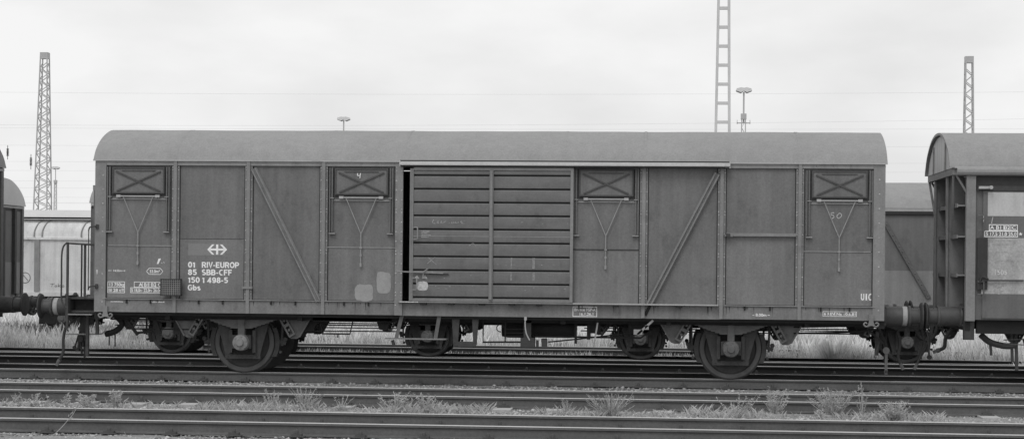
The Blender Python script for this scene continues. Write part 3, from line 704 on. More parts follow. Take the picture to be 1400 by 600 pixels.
strokes([[(-.79, 2.535), (-.815, 2.475), (-.76, 2.47)], [(-.74, 2.485), (-.71, 2.50), (-.725, 2.51), (-.74, 2.48), (-.70, 2.475)], [(-.68, 2.485), (-.65, 2.50), (-.665, 2.51), (-.68, 2.48), (-.64, 2.475)], [(-.62, 2.505), (-.625, 2.475)], [(-.62, 2.495), (-.59, 2.51)],
         [(-.47, 2.50), (-.50, 2.495), (-.505, 2.475), (-.47, 2.475), (-.46, 2.505), (-.455, 2.475)], [(-.43, 2.505), (-.435, 2.478), (-.40, 2.478), (-.39, 2.505), (-.39, 2.475)], [(-.33, 2.51), (-.36, 2.50), (-.32, 2.485), (-.35, 2.475), (-.29, 2.47)]], -1.387, D, .007, name='chalk_writing')
strokes([[(-.87, 1.92), (-.74, 1.81)], [(-.76, 1.93), (-.89, 1.82)]], -1.387, D, .006)
strokes([[(-.22, 2.11), (-.15, 2.16), (-.10, 2.11)]], -1.387, D, .006)
b = MB(); b.box(.46, .485, -1.3862, -1.387, 1.76, 1.93); b.cut(); b.box(.81, .85, -1.3862, -1.387, 1.76, 1.93); b.cut(); b.box(.46, .48, -1.3862, -1.387, 1.56, 1.70); b.cut(); b.box(.815, .85, -1.3862, -1.387, 1.56, 1.70); b.build('chalk_stripe', M['faint_chalk'], D, smooth=0)
b = MB()
for z, w in ((2.335, .14), (2.31, .10), (2.275, .16), (2.245, .12)): b.box(-.99, -.99+w, -1.3862, -1.387, z, z+.010)
b.build('stencil_remnant', M['chalk'], D, smooth=0)
# door rails
b = MB(); b.box(-1.345, 3.945, -1.44, -1.315, 3.402, 3.462); b.box(-1.345, 3.945, -1.452, -1.44, 3.408, 3.455); b.box(-1.35, -1.335, -1.44, -1.315, 3.39, 3.48); b.box(3.935, 3.95, -1.44, -1.315, 3.38, 3.48); b.build('door_rail', M['bright_rail'], T)
MB().box(-1.345, 3.945, -1.41, -1.348, 3.463, 3.486).build('rail_shadow_gap', M['dark'], T)  # dark strip stands in for the shaded gap between roof and rail
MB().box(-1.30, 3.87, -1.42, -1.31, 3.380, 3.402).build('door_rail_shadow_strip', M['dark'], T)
MB().box(1.46, 3.78, -1.40, -1.27, 1.194, 1.214).build('door_runner', M['rail_pale'], T)
MB().box(-1.36, 1.455, -1.40, -1.27, 1.194, 1.212).build('door_runner', M['post'], T)
b = MB()
for x in (-.95, -.5, .0, .48, .92, 2.15, 3.16): b.cut(); b.box(x-.05, x+.05, -1.40, -1.305, 1.160, 1.190)
b.build('runner_bracket', M['under'], T)
MB().box(-1.33, -1.03, -1.406, -1.401, 1.196, 1.212).build('worn_edge', M['white2'], T)
# door stop bar of the right bays
b = MB(); b.box(3.90, 5.0, -1.335, -1.273, 2.305, 2.355); b.box(3.87, 4.00, -1.36, -1.273, 2.295, 2.33); b.build('stop_rail', M['post'], T)
MB().box(3.89, 3.96, -1.375, -1.361, 2.30, 2.345).build('stop_bracket', M['gear'], T)
# label basket
b = MB(); x0, x1, z0, z1 = -5.262, -4.918, 1.262, 1.535
b.box(x0, x1, -1.42, -1.345, z1-.012, z1); b.box(x0, x1, -1.42, -1.345, z0, z0+.012); b.box(x0, x0+.012, -1.42, -1.345, z0, z1); b.box(x1-.012, x1, -1.42, -1.345, z0, z1); b.box(x0, x1, -1.348, -1.342, z0, z1)
bo = b.build('label_box', M['gear'], T)
b = MB()
for k in range(1, 11): x = x0+(x1-x0)*k/11; b.box(x-.004, x+.004, -1.418, -1.412, z0+.01, z1-.01)
for k in range(1, 8): z = z0+(z1-z0)*k/8; b.box(x0+.01, x1-.01, -1.412, -1.407, z-.004, z+.004)
b.build('wire_mesh', M['ledge'], bo, smooth=0)
MB().box(-3.93, -3.76, -1.35, -1.296, 1.385, 1.425).build('post_clip', M['post'], T)
# primer patches
blob(-1.93, 1.345, .15, .135, -1.2745, 'primer_patch', M['patch'], T, 3, p=5); blob(-1.61, 1.51, .12, .17, -1.2745, 'primer_patch', M['patch'], T, 4, p=7)
# lettering
YP = -1.2735
MB().prism([(-4.843, 1.925), (-4.235, 1.925), (-4.235, 2.115), (-4.843, 2.115)], YP+.0005, YP).build('lettering_panel', M['panel'], T, smooth=0)
yl = YP-.001
def TX(*a, **k): return lettering(*a, parent=T, m=k.pop('m', M['white']), **k)
for (t1, x, z, w) in (('01', -4.845, 1.722, .13), ('RIV-EUROP', -4.615, 1.722, .625), ('85', -4.845, 1.600, .155), ('SBB-CFF', -4.615, 1.600, .51), ('150', -4.845, 1.474, .205), ('1 498-5', -4.61, 1.474, .44), ('Gbs', -4.845, 1.350, .22)):
    stencil(t1, x, z, .094, w, yl, T, M['white'])
# double arrow with cross
lx, lz = -4.36, 2.020; b = MB(); hh = .083
for q in (-1, 1):
    b.prism([(lx+q*.165, lz), (lx+q*.085, lz+hh), (lx+q*.045, lz+hh), (lx+q*.110, lz+.016), (lx+q*.110, lz-.016), (lx+q*.045, lz-hh), (lx+q*.085, lz-hh)], yl, yl-.001)
b.box(lx-.112, lx+.112, yl-.0015, yl-.0002, lz-.016, lz+.016); b.box(lx-.018, lx+.018, yl-.002, yl-.0003, lz-hh, lz+hh)
b.build('arrow_emblem', M['white'], T, smooth=0)
def frame(x0, x1, z0, z1, t=.009, y=yl, m='white', name='lettering_frame', par=None, rows=()):
    b = MB()
    b.box(x0, x1, y-.001, y, z1-t, z1); b.box(x0, x1, y-.001, y, z0, z0+t); b.box(x0, x0+t, y-.001, y, z0+t, z1-t); b.box(x1-t, x1, y-.001, y, z0+t, z1-t)
    for r_ in rows: b.box(x0+t, x1-t, y-.001, y, r_-t/2, r_+t/2)
    return b.build(name, M[m], par or T, smooth=0)
frame(-6.185, -5.895, 1.295, 1.482, rows=(1.388,))
TX('13 750kg', -6.165, 1.408, .052, yl, w=.25, bold=.022); TX('28 t', -6.09, 1.315, .052, yl, w=.13, bold=.022)
b = MB(); b.box(-6.168, -6.11, yl-.001, yl, 1.318, 1.37); b.box(-5.955, -5.912, yl-.001, yl, 1.318, 1.37); b.build('lettering_block', M['white2'], T, smooth=0)
frame(-5.80, -5.262, 1.297, 1.388); frame(-5.742, -5.262, 1.388, 1.482)
TX('A B1 B2 C', -5.66, 1.408, .056, yl, w=.38, bold=.026); TX('S 18,0m 22,0m 26,0m', -5.785, 1.318, .052, yl, w=.51, bold=.026)
for x in (-5.60, -5.49, -5.38): MB().box(x-.004, x+.004, yl-.001, yl, 1.395, 1.474).build('table_line', M['white'], T, smooth=0)
TX('14.52m', -6.10, 1.645, .032, yl, w=.14, bold=.022)
b = MB(); b.box(-6.165, -6.12, yl-.001, yl, 1.656, 1.663); b.box(-5.945, -5.90, yl-.001, yl, 1.656, 1.663); b.box(-6.168, -6.160, yl-.001, yl, 1.645, 1.674); b.box(-5.902, -5.894, yl-.001, yl, 1.645, 1.674); b.build('length_mark', M['white'], T, smooth=0)
b = MB(); P2 = [(-5.535, 1.655), (-5.49, 1.705), (-5.305, 1.705), (-5.26, 1.655), (-5.305, 1.605), (-5.49, 1.605)]
for i in range(6): a2, c2 = P2[i], P2[(i+1) % 6]; b.bar((a2[0], yl-.0005, a2[1]), (c2[0], yl-.0005, c2[1]), .009, .001)
b.build('hexagon_outline', M['white'], T, smooth=0)
TX('33.0m²', -5.485, 1.630, .050, yl, w=.17, bold=.022)
MB().prism([(-5.365, 1.775), (-5.335, 1.775), (-5.295, 1.865), (-5.335, 1.865)], yl, yl-.001).build('paint_dab', M['white'], T, smooth=0)
strokes([[(-5.29, 1.80), (-5.27, 1.785)], [(-5.255, 1.81), (-5.235, 1.79)]], yl, T, .014, 'white2', 'paint_dab')
MB().prism([(-6.365, 1.67), (-6.335, 1.67), (-6.345, 1.60), (-6.355, 1.60)], -1.3185, -1.3195).build('paint_dab', M['white2'], T, smooth=0)
rd = random.Random(12)
for xa, xb in ((-6.12, -5.93), (-5.44, -5.22)):
    b = MB(); x = xa
    while x < xb: w = rd.uniform(.008, .018); b.box(x, x+w, -1.3045, -1.3035, 1.145, 1.145+rd.uniform(.012, .022)); x += w+.006
    b.build('small_stencil', M['white'], T, smooth=0)
ys_ = -1.3035
TX('8.00m', 4.375, 1.035, .045, ys_, w=.17, bold=.02)
b = MB(); b.box(4.325, 4.355, ys_-.001, ys_, 1.05, 1.058); b.box(4.565, 4.60, ys_-.001, ys_, 1.05, 1.058); b.build('length_mark', M['white'], T, smooth=0)
frame(5.432, 5.965, 1.047, 1.127, .007, ys_); TX('6 REV Na 10.6.81', 5.45, 1.067, .040, ys_, w=.495, bold=.022)
MB().box(5.62, 5.627, ys_-.001, ys_, 1.054, 1.12).build('table_line', M['white'], T, smooth=0)
frame(1.46, 1.852, .995, 1.158, .010, -1.2985); TX('Bremse 1GP-A', 1.485, 1.087, .045, -1.2985, w=.34, bold=.022); TX('16.1.26.1', 1.56, 1.018, .045, -1.2985, w=.22, bold=.022)
MB().prism([(6.02, 1.29), (6.205, 1.29), (6.205, 1.475), (6.02, 1.475)], YP+.0003, YP-.0005).build('lettering_panel', M['panel'], T, smooth=0)
stencil('U', 6.030, 1.308, .105, .060, yl-.001, T, M['white'], .2); stencil('I', 6.104, 1.308, .105, .028, yl-.001, T, M['white'], .25); stencil('C', 6.146, 1.308, .105, .062, yl-.001, T, M['white'], .2)
strokes([[(5.60, 2.69), (5.555, 2.69), (5.55, 2.655), (5.59, 2.65), (5.60, 2.62), (5.565, 2.595), (5.535, 2.60)], [(5.68, 2.68), (5.645, 2.65), (5.645, 2.62), (5.675, 2.60), (5.71, 2.63), (5.72, 2.665), (5.69, 2.685), (5.67, 2.68)]], -1.272, T, .011, 'white2', 'chalk_number')
strokes([[(-2.045, 3.275), (-2.05, 3.235), (-2.005, 3.235)], [(-2.0, 3.275), (-2.01, 3.195)]], -1.318, T, .012, 'white', 'chalk_number')

# tie-down hooks
def tie_hook(x, z):
    b = MB(); b.box(x-.035, x+.035, -1.35, -1.303, z-.05, z+.06)
    b.prism([(x-.035, z-.05), (x+.035, z-.05), (x+.06, z-.115), (x-.06, z-.115)], -1.35, -1.32)
    for q in (-1, 1):
        b.tube(catmull([(x+q*.03, -1.335, z-.115), (x+q*.085, -1.335, z-.125), (x+q*.115, -1.335, z-.09), (x+q*.09, -1.335, z-.065), (x+q*.065, -1.335, z-.08)], 4), .013, 6)
    b.build('tie_down_hook', M['post'], T)
tie_hook(-6.20, 1.02); tie_hook(6.19, 1.02)
# underframe
b = MB(); b.box(-6.36, 6.36, -1.24, -1.18, .93, 1.18); b.box(-6.36, 6.36, 1.18, 1.24, .86, 1.05); b.box(-6.3, 6.1, -1.10, -1.04, .88, 1.0); b.box(-1.3, 3.6, -.6, .6, .82, 1.0); b.box(-6.9, 6.36, -.25, -.17, .88, 1.05); b.box(-6.9, 6.36, .17, .25, .88, 1.05)
for x in (-5.2, -3, -1.3, 1.3, 3, 5.2): b.box(x-.04, x+.04, -1.2, 1.2, .87, 1.05)
for x in (-6.36, 6.36): b.box(x-.05, x+.05, -1.25, 1.25, .86, 1.16)
b.build('underframe', M['under'], T)
for x in (-4.0, 4.0): wheelset(T, x, 0, .5, hubmat='hub' if x < 0 else 'gear_lt')
for Y in (-.875, .875):
    buffer(T, 6.40, Y, 1.055, 1, .66, rs=.155, rd=.22); buffer(T, -6.90, Y, 1.055, -1, .56, rs=.138, rd=.205)
# open end platform on the left
P_ = empty('end_platform', (0, 0, 0)); P_.parent = T
b = MB(); b.box(-6.83, -6.40, -1.22, 1.22, 1.185, 1.205); b.box(-6.83, -6.40, -1.17, 1.17, .96, 1.0); b.box(-6.90, -6.835, -1.26, 1.26, .87, 1.21); b.box(-6.83, -6.40, -.95, -.93, 1.0, 1.185)
b.build('platform_deck', M['gear'], P_)
b = MB(); b.box(-6.84, -6.44, -1.30, -1.05, .925, .945); b.build('step_plate', M['post'], P_)
b = MB(); b.box(-6.875, -6.84, -1.295, -1.262, .70, 2.115); b.cut(); b.box(-6.86, -6.84, -.6, -.57, 1.21, 2.1); b.cut(); b.box(-6.86, -6.84, .57, .6, 1.21, 2.1)
b.build('handrail_post', M['gear'], P_)
MB().box(-6.60, -6.565, -1.24, -1.215, 1.21, 2.085).build('handrail_post', M['gear'], P_)
b = MB(); b.tube([(-6.86, -1.28, 2.10), (-6.40, -1.24, 2.075)], .014, 6); b.tube([(-6.86, -1.28, 2.10), (-6.86, 1.2, 2.10)], .014, 6); b.build('top_rail', M['gear'], P_)
b = MB(); b.tube(catmull([(-6.86, -1.29, 2.115), (-6.925, -1.29, 2.05), (-6.955, -1.29, 1.90), (-6.955, -1.29, 1.5), (-6.955, -1.29, 1.22), (-6.93, -1.29, 1.12), (-6.87, -1.29, 1.04)], 4), .014, 6); b.build('grab_hoop', M['gear'], P_)
b = MB()
for z in (2.365, 1.39):
    b.tube(catmull([(-6.36, -1.32, z), (-6.38, -1.38, z+.015), (-6.46, -1.37, z), (-6.485, -1.35, z-.05)], 3), .012, 6); b.box(-6.37, -6.33, -1.35, -1.318, z-.03, z+.05)
b.tube([(-6.485, -1.35, 2.33), (-6.485, -1.35, 1.37)], .010, 6)
b.build('grab_iron', M['gear'], T)
b = MB(); b.box(-6.455, -6.395, -1.20, -1.05, 1.21, 2.98)
for k in range(12): b.rivet(-6.425, -1.20, 1.3+.14*k, .012)
b.build('end_stanchion', M['side'], T)
b = MB(); b.box(-6.47, -6.395, -1.2, -1.0, 2.98, 3.06); b.build('end_stanchion_cap', M['roof'], T)
# hanging gear at the left end
hose(T, [(-6.80, -.9, .93), (-6.88, -.93, .82), (-6.99, -.95, .70), (-7.03, -.95, .50), (-7.03, -.95, .30), (-7.09, -.95, .17)], .026)
b = MB(); b.box(-6.78, -6.66, -.86, -.80, .42, .93); b.cut(); b.box(-6.62, -6.57, -1.05, -1.0, .25, .93); b.cut(); b.box(-6.44, -6.39, -1.1, -1.05, .60, .93); b.build('coupling_bracket', M['gear'], T)
MB().tube([(-6.97, -1.0, .60), (-6.60, -1.0, .60), (-6.36, -1.0, .61), (-6.30, -1.0, .66)], .013, 6).build('uncoupling_rod', M['pale_iron'], T)
def screw_coupling(x, d):
    b = MB()
    for y in (-.05, .05): b.bar((x, y, .98), (x+.12*d, y, .66), .03, .02); b.bar((x+.12*d, y, .66), (x+.16*d, y, .30), .028, .02)
    b.lathe((x+.12*d, 0, .66), [(.035, -.09), (.035, .09)], 'Y', 8); b.lathe((x+.16*d, 0, .30), [(.03, -.08), (.03, .08)], 'Y', 8); b.bar((x+.12*d, 0, .66), (x+.15*d, -.0, .40), .05, .05); b.lathe((x+.06*d, 0, .52), [(.05, -.05), (.05, .05)], 'Y', 8)
    b.build('screw_coupling', M['dark'], T)
    b = MB(); b.box(x-.04*d, x+.22*d, -.03, .03, .98, 1.08); b.tube(catmull([(x+.2*d, 0, 1.06), (x+.30*d, 0, 1.04), (x+.30*d, 0, 1.10), (x+.26*d, 0, 1.13)], 3), .03, 6); b.build('draw_hook', M['dark'], T)
screw_coupling(-6.92, -1); screw_coupling(6.42, 1)
b = MB(); b.bar((-6.74, -.98, .64), (-6.70, -.98, .26), .03, .02); b.bar((-6.66, -.98, .62), (-6.655, -.98, .22), .03, .02); b.lathe((-6.72, -.98, .52), [(.05, -.03), (.05, .03)], 'Y', 10); b.bar((-6.76, -.97, .60), (-6.82, -.97, .40), .025, .02); b.lathe((-6.83, -.97, .38), [(.03, -.02), (.03, .02)], 'Y', 8); b.lathe((-6.67, -.96, .44), [(.055, -.03), (.055, .03)], 'Y', 10)
b.build('hanging_coupling', M['under'], T)
# big curved pipe and brake parts between left end and wheel
b = MB(); b.tube(catmull([(-6.15, -.9, .90), (-6.05, -.9, .78), (-6.15, -.9, .66), (-6.33, -.9, .60)], 4), .05, 8); b.tube([(-6.25, -.95, .65), (-6.25, -.95, .42)], .012, 6); b.tube([(-6.15, -.95, .65), (-6.15, -.95, .40)], .012, 6); b.build('air_pipe', M['under'], T)
b = MB(); b.tube([(-6.2, -1.05, .86), (-4.75, -1.05, .86)], .014, 6); b.tube([(-5.95, -1.0, .70), (-4.7, -1.0, .70)], .012, 6); b.bar((-5.5, -1.0, .93), (-5.38, -1.0, .62), .07, .03); b.bar((-5.95, -1.0, .85), (-5.75, -1.0, .60), .05, .03); b.tube([(-5.8, -.98, .63), (-5.5, -.98, .66)], .02, 6); b.box(-5.15, -4.95, -1.0, -.9, .62, .93)
b.build('brake_rigging', M['under'], T)
# steps and brake gear under the door
b = MB(); b.box(-1.56, -.57, -1.42, -1.17, .600, .615); b.build('step_board', M['post'], T)
b = MB(); b.bar((-1.31, -1.25, .98), (-1.40, -1.25, .61), .06, .012); b.cut(); b.bar((-.70, -1.25, .98), (-.76, -1.25, .61), .06, .012); b.cut(); b.bar((-1.46, -1.25, .58), (-1.44, -1.25, .50), .05, .05); b.build('step_hanger', M['gear_lt'], T)
b = MB(); b.prism([(-.50, .98), (-.37, .98), (-.40, .48), (-.47, .48)], -1.22, -1.20); b.prism([(-.17, .98), (-.06, .98), (-.09, .52), (-.15, .52)], -1.22, -1.20); b.box(-.45, -.10, -1.23, -1.19, .50, .57); b.build('brake_support', M['gear'], T)
b = MB(); r_ = .012
b.tube([(.0, -1.1, .93), (.0, -1.1, .56), (.66, -1.1, .57)], r_*1.3, 6); b.tube([(.36, -1.1, .93), (.36, -1.1, .57)], r_, 6)
b.tube([(.28+.06*math.cos(k*.7), -1.1, .79+.06*math.sin(k*.7)) for k in range(8)], .009, 5)
for z in (.77, .71, .66): b.tube([(.37, -1.08, z), (.70, -1.08, z+.005)], .008, 5)
b.build('air_valve_pipes', M['under'], T)
b = MB(); b.lathe((1.05, -.7, .78), [(.02, -.46), (.13, -.42), (.15, -.34), (.15, .34), (.13, .42), (.02, .46)], 'X', 20); b.build('air_reservoir', M['under'], T)
b = MB(); b.lathe((.55, -.4, .80), [(.17, -.3), (.19, -.2), (.19, .25), (.1, .32)], 'X', 20); b.build('brake_cylinder', M['under'], T)
b = MB(); b.box(.61, .84, -1.12, -.95, .485, .64); b.box(.66, .78, -1.10, -.98, .64, .93); b.box(.86, .90, -1.06, -1.0, .48, .6); b.box(.95, 1.04, -1.08, -.98, .50, .62); b.lathe((.99, -1.03, .60), [(.05, -.03), (.05, .03)], 'Z', 10); b.build('distributor_valve', M['gear'], T)
b = MB(); b.tube(catmull([(.705, -1.33, .985), (.70, -1.34, .86), (.72, -1.34, .72), (.775, -1.34, .61)], 4), .011, 6); b.box(.685, .725, -1.345, -1.305, .93, .985); b.build('release_handle', M['rail_pale'], T)
b = MB(); b.tube([(1.05, -1.0, .57), (1.5, -1.0, .62), (2.3, -1.0, .72)], .012, 6); b.tube([(.8, -1.0, .66), (2.55, -1.0, .655), (2.72, -1.0, .78)], .016, 6); b.box(1.48, 1.52, -1.02, -.98, .55, .93); b.box(1.68, 1.74, -1.02, -.98, .62, .93)
b.tube(catmull([(1.95, -1.0, .80), (2.05, -1.0, .88), (2.17, -1.0, .82), (2.20, -1.0, .58)], 4), .015, 6); b.tube([(1.9, -1.05, .66), (2.12, -1.05, .93)], .014, 6); b.box(1.7, 1.9, -1.0, -.8, .72, .93); b.box(2.35, 2.6, -1.0, -.8, .74, .93)
b.build('brake_rigging', M['under'], T)
b = MB(); b.bar((1.86, -1.2, .90), (1.80, -1.2, .50), .025, .015); b.cut(); b.bar((2.75, -1.25, .95), (2.50, -1.25, .72), .035, .02); b.box(2.44, 2.58, -1.26, -1.2, .72, .80); b.box(2.62, 2.68, -1.26, -1.2, .80, .87); b.build('changeover_lever', M['ledge'], T)
b = MB(); b.tube([(-3.0, -1.0, .70), (-1.4, -1.0, .71)], .010, 6); b.tube([(-2.7, -1.02, .93), (-2.66, -1.02, .66), (-2.2, -1.02, .66), (-2.14, -1.02, .93)], .014, 6); b.tube([(-2.4, -1.02, .66), (-2.4, -1.02, .60)], .01, 5); b.tube([(-3, -.9, .80), (-1.4, -.9, .80)], .012, 5)
b.prism([(-3.35, .93), (-3.10, .62), (-2.98, .60), (-2.94, .66), (-2.84, .66), (-2.78, .80), (-2.70, .86), (-2.70, .93)], -.95, -.85); b.prism([(-1.78, .93), (-1.72, .74), (-1.60, .72), (-1.50, .93)], -1.0, -.9); b.box(-2.8, -1.5, -1.1, -.7, .86, .93); b.build('brake_rigging', M['under'], T)
b = MB(); b.tube([(5.0, -1.0, .86), (6.3, -1.0, .90)], .014, 6); b.tube([(5.0, -1.0, .76), (5.9, -1.0, .79), (6.3, -1.0, .84)], .016, 6)
b.bar((6.2, -.98, .82), (6.42, -.98, .62), .03, .03); b.build('brake_rigging', M['under'], T)
# right end fittings
b = MB(); b.bar((6.34, -.9, .80), (6.33, -.9, .42), .06, .03); b.bar((6.36, -1.0, .64), (6.28, -1.0, .38), .02, .02); b.build('coupling_bracket', M['gear'], T)
b = MB(); b.box(6.46, 6.505, -.92, -.89, .12, .50); b.lathe((6.48, -.9, .50), [(.055, -.03), (.055, .03)], 'Y', 12); b.lathe((6.48, -.9, .16), [(.03, -.02), (.03, .02)], 'Y', 8); b.build('hanging_link', M['gear_lt'], T)
hose(T, [(6.70, -.6, .80), (6.74, -.6, .60), (6.71, -.6, .40), (6.75, -.6, .28)], .024); hose(T, [(7.10, -.5, .85), (7.14, -.5, .62), (7.08, -.5, .40), (7.03, -.5, .28)], .020)
hose(T, [(7.15, .5, .80), (7.22, .5, .66), (7.34, .5, .62), (7.44, .5, .68), (7.50, .5, .85)], .03, end=False)

# ------------------------------------------------------------------ plain covered wagons on the tracks behind
def plain_wagon(name, x0, x1, Y, zr, eave, peak, hw, axles, r, lab, plat=0, side='old_side', low='old_low', roof='roof2', ends=True, diags=(), zf=.80):
    X = (x0+x1)/2; t = empty(name, (X, Y, zr)); tag(t, lab, 'goods wagon', 'goods wagons on the yard tracks')
    a, c = x0-X, x1-X; e2, p2 = eave-zr, peak-zr; zf = zf+.0
    b = MB(); b.box(a, c, -hw, hw, 1.95, e2); b.build('body', M[side], t)
    b = MB(); b.box(a, c, -hw-.006, hw+.006, zf+.2, 1.95); b.build('lower_boards', M[low], t)
    b = MB(); b.prism(gable(e2+.05, p2, hw+.05), a-.06, c+.06, 'X'); b.build('roof', M[roof], t, smooth=50)
    b = MB(); b.box(a-.02, c+.02, -hw-.06, hw+.06, e2-.01, e2+.045); b.build('cant_rail', M['rail_pale'], t)
    b = MB(); b.box(a-.01, c+.01, -hw-.056, hw+.056, e2-.07, e2-.012); b.build('cant_shadow_strip', M['dark'], t)  # dark strip painted for the shade just below the cant rail
    b = MB(); b.box(a-plat, c, -hw+.02, -hw+.10, zf, zf+.195); b.box(a-plat, c, hw-.10, hw-.02, zf, zf+.195); b.box(a-plat-.04, a-plat, -hw, hw, zf, zf+.24); b.box(c, c+.04, -hw, hw, zf, zf+.24)
    for q in (-2, -.8, .8, 2): b.box(q-.05, q+.05, -hw+.1, hw-.1, zf, zf+.15)
    if plat: b.box(a-plat, a, -hw, hw, zf+.2, zf+.24)
    b.build('underframe', M['under'], t)
    n = max(3, round((c-a)/1.5))
    for k in range(n+1):
        x = a+(c-a)*k/n; x = min(max(x, a+.05), c-.05)
        if diags and any(min(d_[0], d_[2])-.3 < x+X < max(d_[0], d_[2])+.3 for d_ in diags): continue
        for s in (-1, 1): b = MB(); b.box(x-.05, x+.05, s*(hw+.006), s*(hw+.05), zf+.2, e2-.012); b.build('side_post', M['gear_lt' if side == 'old_side' else 'grey_side'], t)
    for (xa, za, xb, zb) in diags:
        b = MB(); b.bar((xa-X, -hw-.03, za-zr), (xb-X, -hw-.03, zb-zr), .09, .05)
        for k in range(14): u = (k+.5)/14; b.rivet(xa-X+(xb-xa)*u, -hw-.055, za-zr+(zb-za)*u, .02)
        b.build('diagonal_brace', M['gear_lt'], t)
    for xe, d in ((a, -1), (c, 1)):
        for y in (-.72, 0, .72): b = MB(); b.box(xe, xe+d*.07, y-.06, y+.06, zf+.2, e2-.02); b.build('end_stanchion', M['gear'], t)
        for y in (-hw+.06, hw-.06): b = MB(); b.box(xe, xe+d*.035, y-.06, y+.06, zf+.2, e2-.02); b.build('corner_post', M['gear_lt'], t)
        for y in (-.875, .875): buffer(t, xe+d*(.04+(plat if d < 0 else 0)), y, 1.04, d, .58, stripe=False)
    for xa in axles: wheelset(t, xa-X, 0, r, near=False)
    b = MB()
    for s in (-1, 1): b.tube([(a+.6, s*1.0, .70), (c-.6, s*1.0, .70)], .014, 6); b.tube([(a+.4, s*.9, .60), (c-2.2, s*.9, .60)], .012, 6)
    b.box(-.5, .3, -.5, -.3, .62, .8); b.build('brake_rigging', M['under'], t)
    return t
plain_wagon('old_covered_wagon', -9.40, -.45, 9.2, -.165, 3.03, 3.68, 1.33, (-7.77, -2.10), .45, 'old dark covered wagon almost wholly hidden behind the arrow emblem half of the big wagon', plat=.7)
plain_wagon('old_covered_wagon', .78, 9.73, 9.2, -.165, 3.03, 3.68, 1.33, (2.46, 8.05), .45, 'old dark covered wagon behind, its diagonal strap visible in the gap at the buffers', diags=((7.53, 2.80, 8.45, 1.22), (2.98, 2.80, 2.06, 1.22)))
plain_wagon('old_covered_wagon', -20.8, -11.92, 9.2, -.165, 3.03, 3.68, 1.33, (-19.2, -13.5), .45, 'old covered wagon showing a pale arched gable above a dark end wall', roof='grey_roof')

# end wall gable of that wagon is pale
# near left neighbour: only its end is in the frame
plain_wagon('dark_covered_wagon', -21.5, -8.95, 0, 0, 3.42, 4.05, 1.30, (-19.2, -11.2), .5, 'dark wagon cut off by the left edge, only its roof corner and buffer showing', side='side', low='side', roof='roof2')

# pale grey wagon far behind
X = -15.0; t = empty('pale_covered_wagon', (X, 18.4, -.18)); tag(t, 'pale grey wagon with curved straps under its roof, behind the platform railing', 'goods wagon', 'goods wagons on the yard tracks')
hw = 1.35
b = MB(); b.box(-7, 7, -hw, hw, 1.10, 2.62); b.build('body', M['grey_side'], t)
b = MB(); b.prism([(-hw, 2.62), (-hw+.02, 2.8), (-hw+.10, 3.02), (-hw+.22, 3.13), (hw-.22, 3.13), (hw-.10, 3.02), (hw-.02, 2.8), (hw, 2.62)], -7, 7, 'X'); b.build('upper_wall', M['grey_side'], t, smooth=50)
b = MB(); b.prism(gable(3.19, 3.42, 1.30), -7.05, 7.05, 'X'); b.build('roof', M['grey_roof'], t, smooth=50)
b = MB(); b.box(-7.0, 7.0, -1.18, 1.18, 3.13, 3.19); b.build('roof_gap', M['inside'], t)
b = MB(); b.box(-7, 7, -hw-.05, hw+.05, 2.58, 2.635); b.box(-7, 7, -hw-.04, hw+.04, 1.06, 1.17); b.box(-7, 7, -hw+.06, hw-.06, 3.128, 3.145); b.build('waist_rail', M['grey_side'], t)
MB().box(-7, 7, -hw+.02, hw-.02, .86, 1.055).build('underframe', M['under'], t)
for xs_ in (-13.84, -12.14+.79, -12.0-3.5, -10.4, -17, -8.9):
    x = xs_-X
    if abs(x) > 6.8: continue
    for s in (-1, 1):
        b = MB(); b.box(x-.10, x+.04, s*(hw+.002), s*(hw+.05), 1.18, 2.575); b.build('side_post', M['ledge'], t)
for x_ in (-13.9, -13.68, -12.6+.0, -11.6, -15.3, -16.0):
    x = x_-X
    b = MB(); P3 = catmull([(x-.06, -hw-.02, 2.66), (x-.055, -hw+.02, 2.82), (x, -hw+.09, 2.98), (x+.12, -hw+.17, 3.12)], 4); b.tube(P3, .022, 6); b.build('curved_strap', M['roof'], t)
for xa in (-13.0, -11.9): 
    pass
wheelset(t, -13.25-X, 0, .46, near=False); wheelset(t, -9.9-X, 0, .46, near=False); wheelset(t, -20-X, 0, .46, near=False)
b = MB(); b.box(-13.9-X, -12.5-X, -1.1, -.7, .3, .8); b.build('suspension_frame', M['under'], t)
for q in (-1, 1):
    for y in (-.875, .875): buffer(t, q*7, y, 1.05, q, .6, stripe=False)
b = MB(); cxx, czz = -14.25-X+.05, 1.55; yy = -hw-.003
for k in range(20): a2 = k*math.pi/10; c2 = a2+math.pi/10; b.bar((cxx+.14*math.cos(a2), yy, czz+.14*math.sin(a2)), (cxx+.14*math.cos(c2), yy, czz+.14*math.sin(c2)), .018, .004)
b.bar((cxx-.06, yy, czz+.08), (cxx+.08, yy, czz-.08), .018, .003); b.build('painted_circle', M['gear_lt'], t, smooth=0)
strokes([[(1.50, 1.39), (1.62, 1.40)], [(1.56, 1.40), (1.53, 1.31)], [(1.62, 1.34), (1.66, 1.36), (1.68, 1.32), (1.63, 1.31), (1.62, 1.34)], [(1.72, 1.40), (1.71, 1.31)], [(1.78, 1.36), (1.72, 1.34), (1.79, 1.31)], [(1.82, 1.34), (1.86, 1.36), (1.88, 1.32), (1.83, 1.31), (1.82, 1.34)]], -hw-.003, t, .012, 'gear_lt', 'scribble')

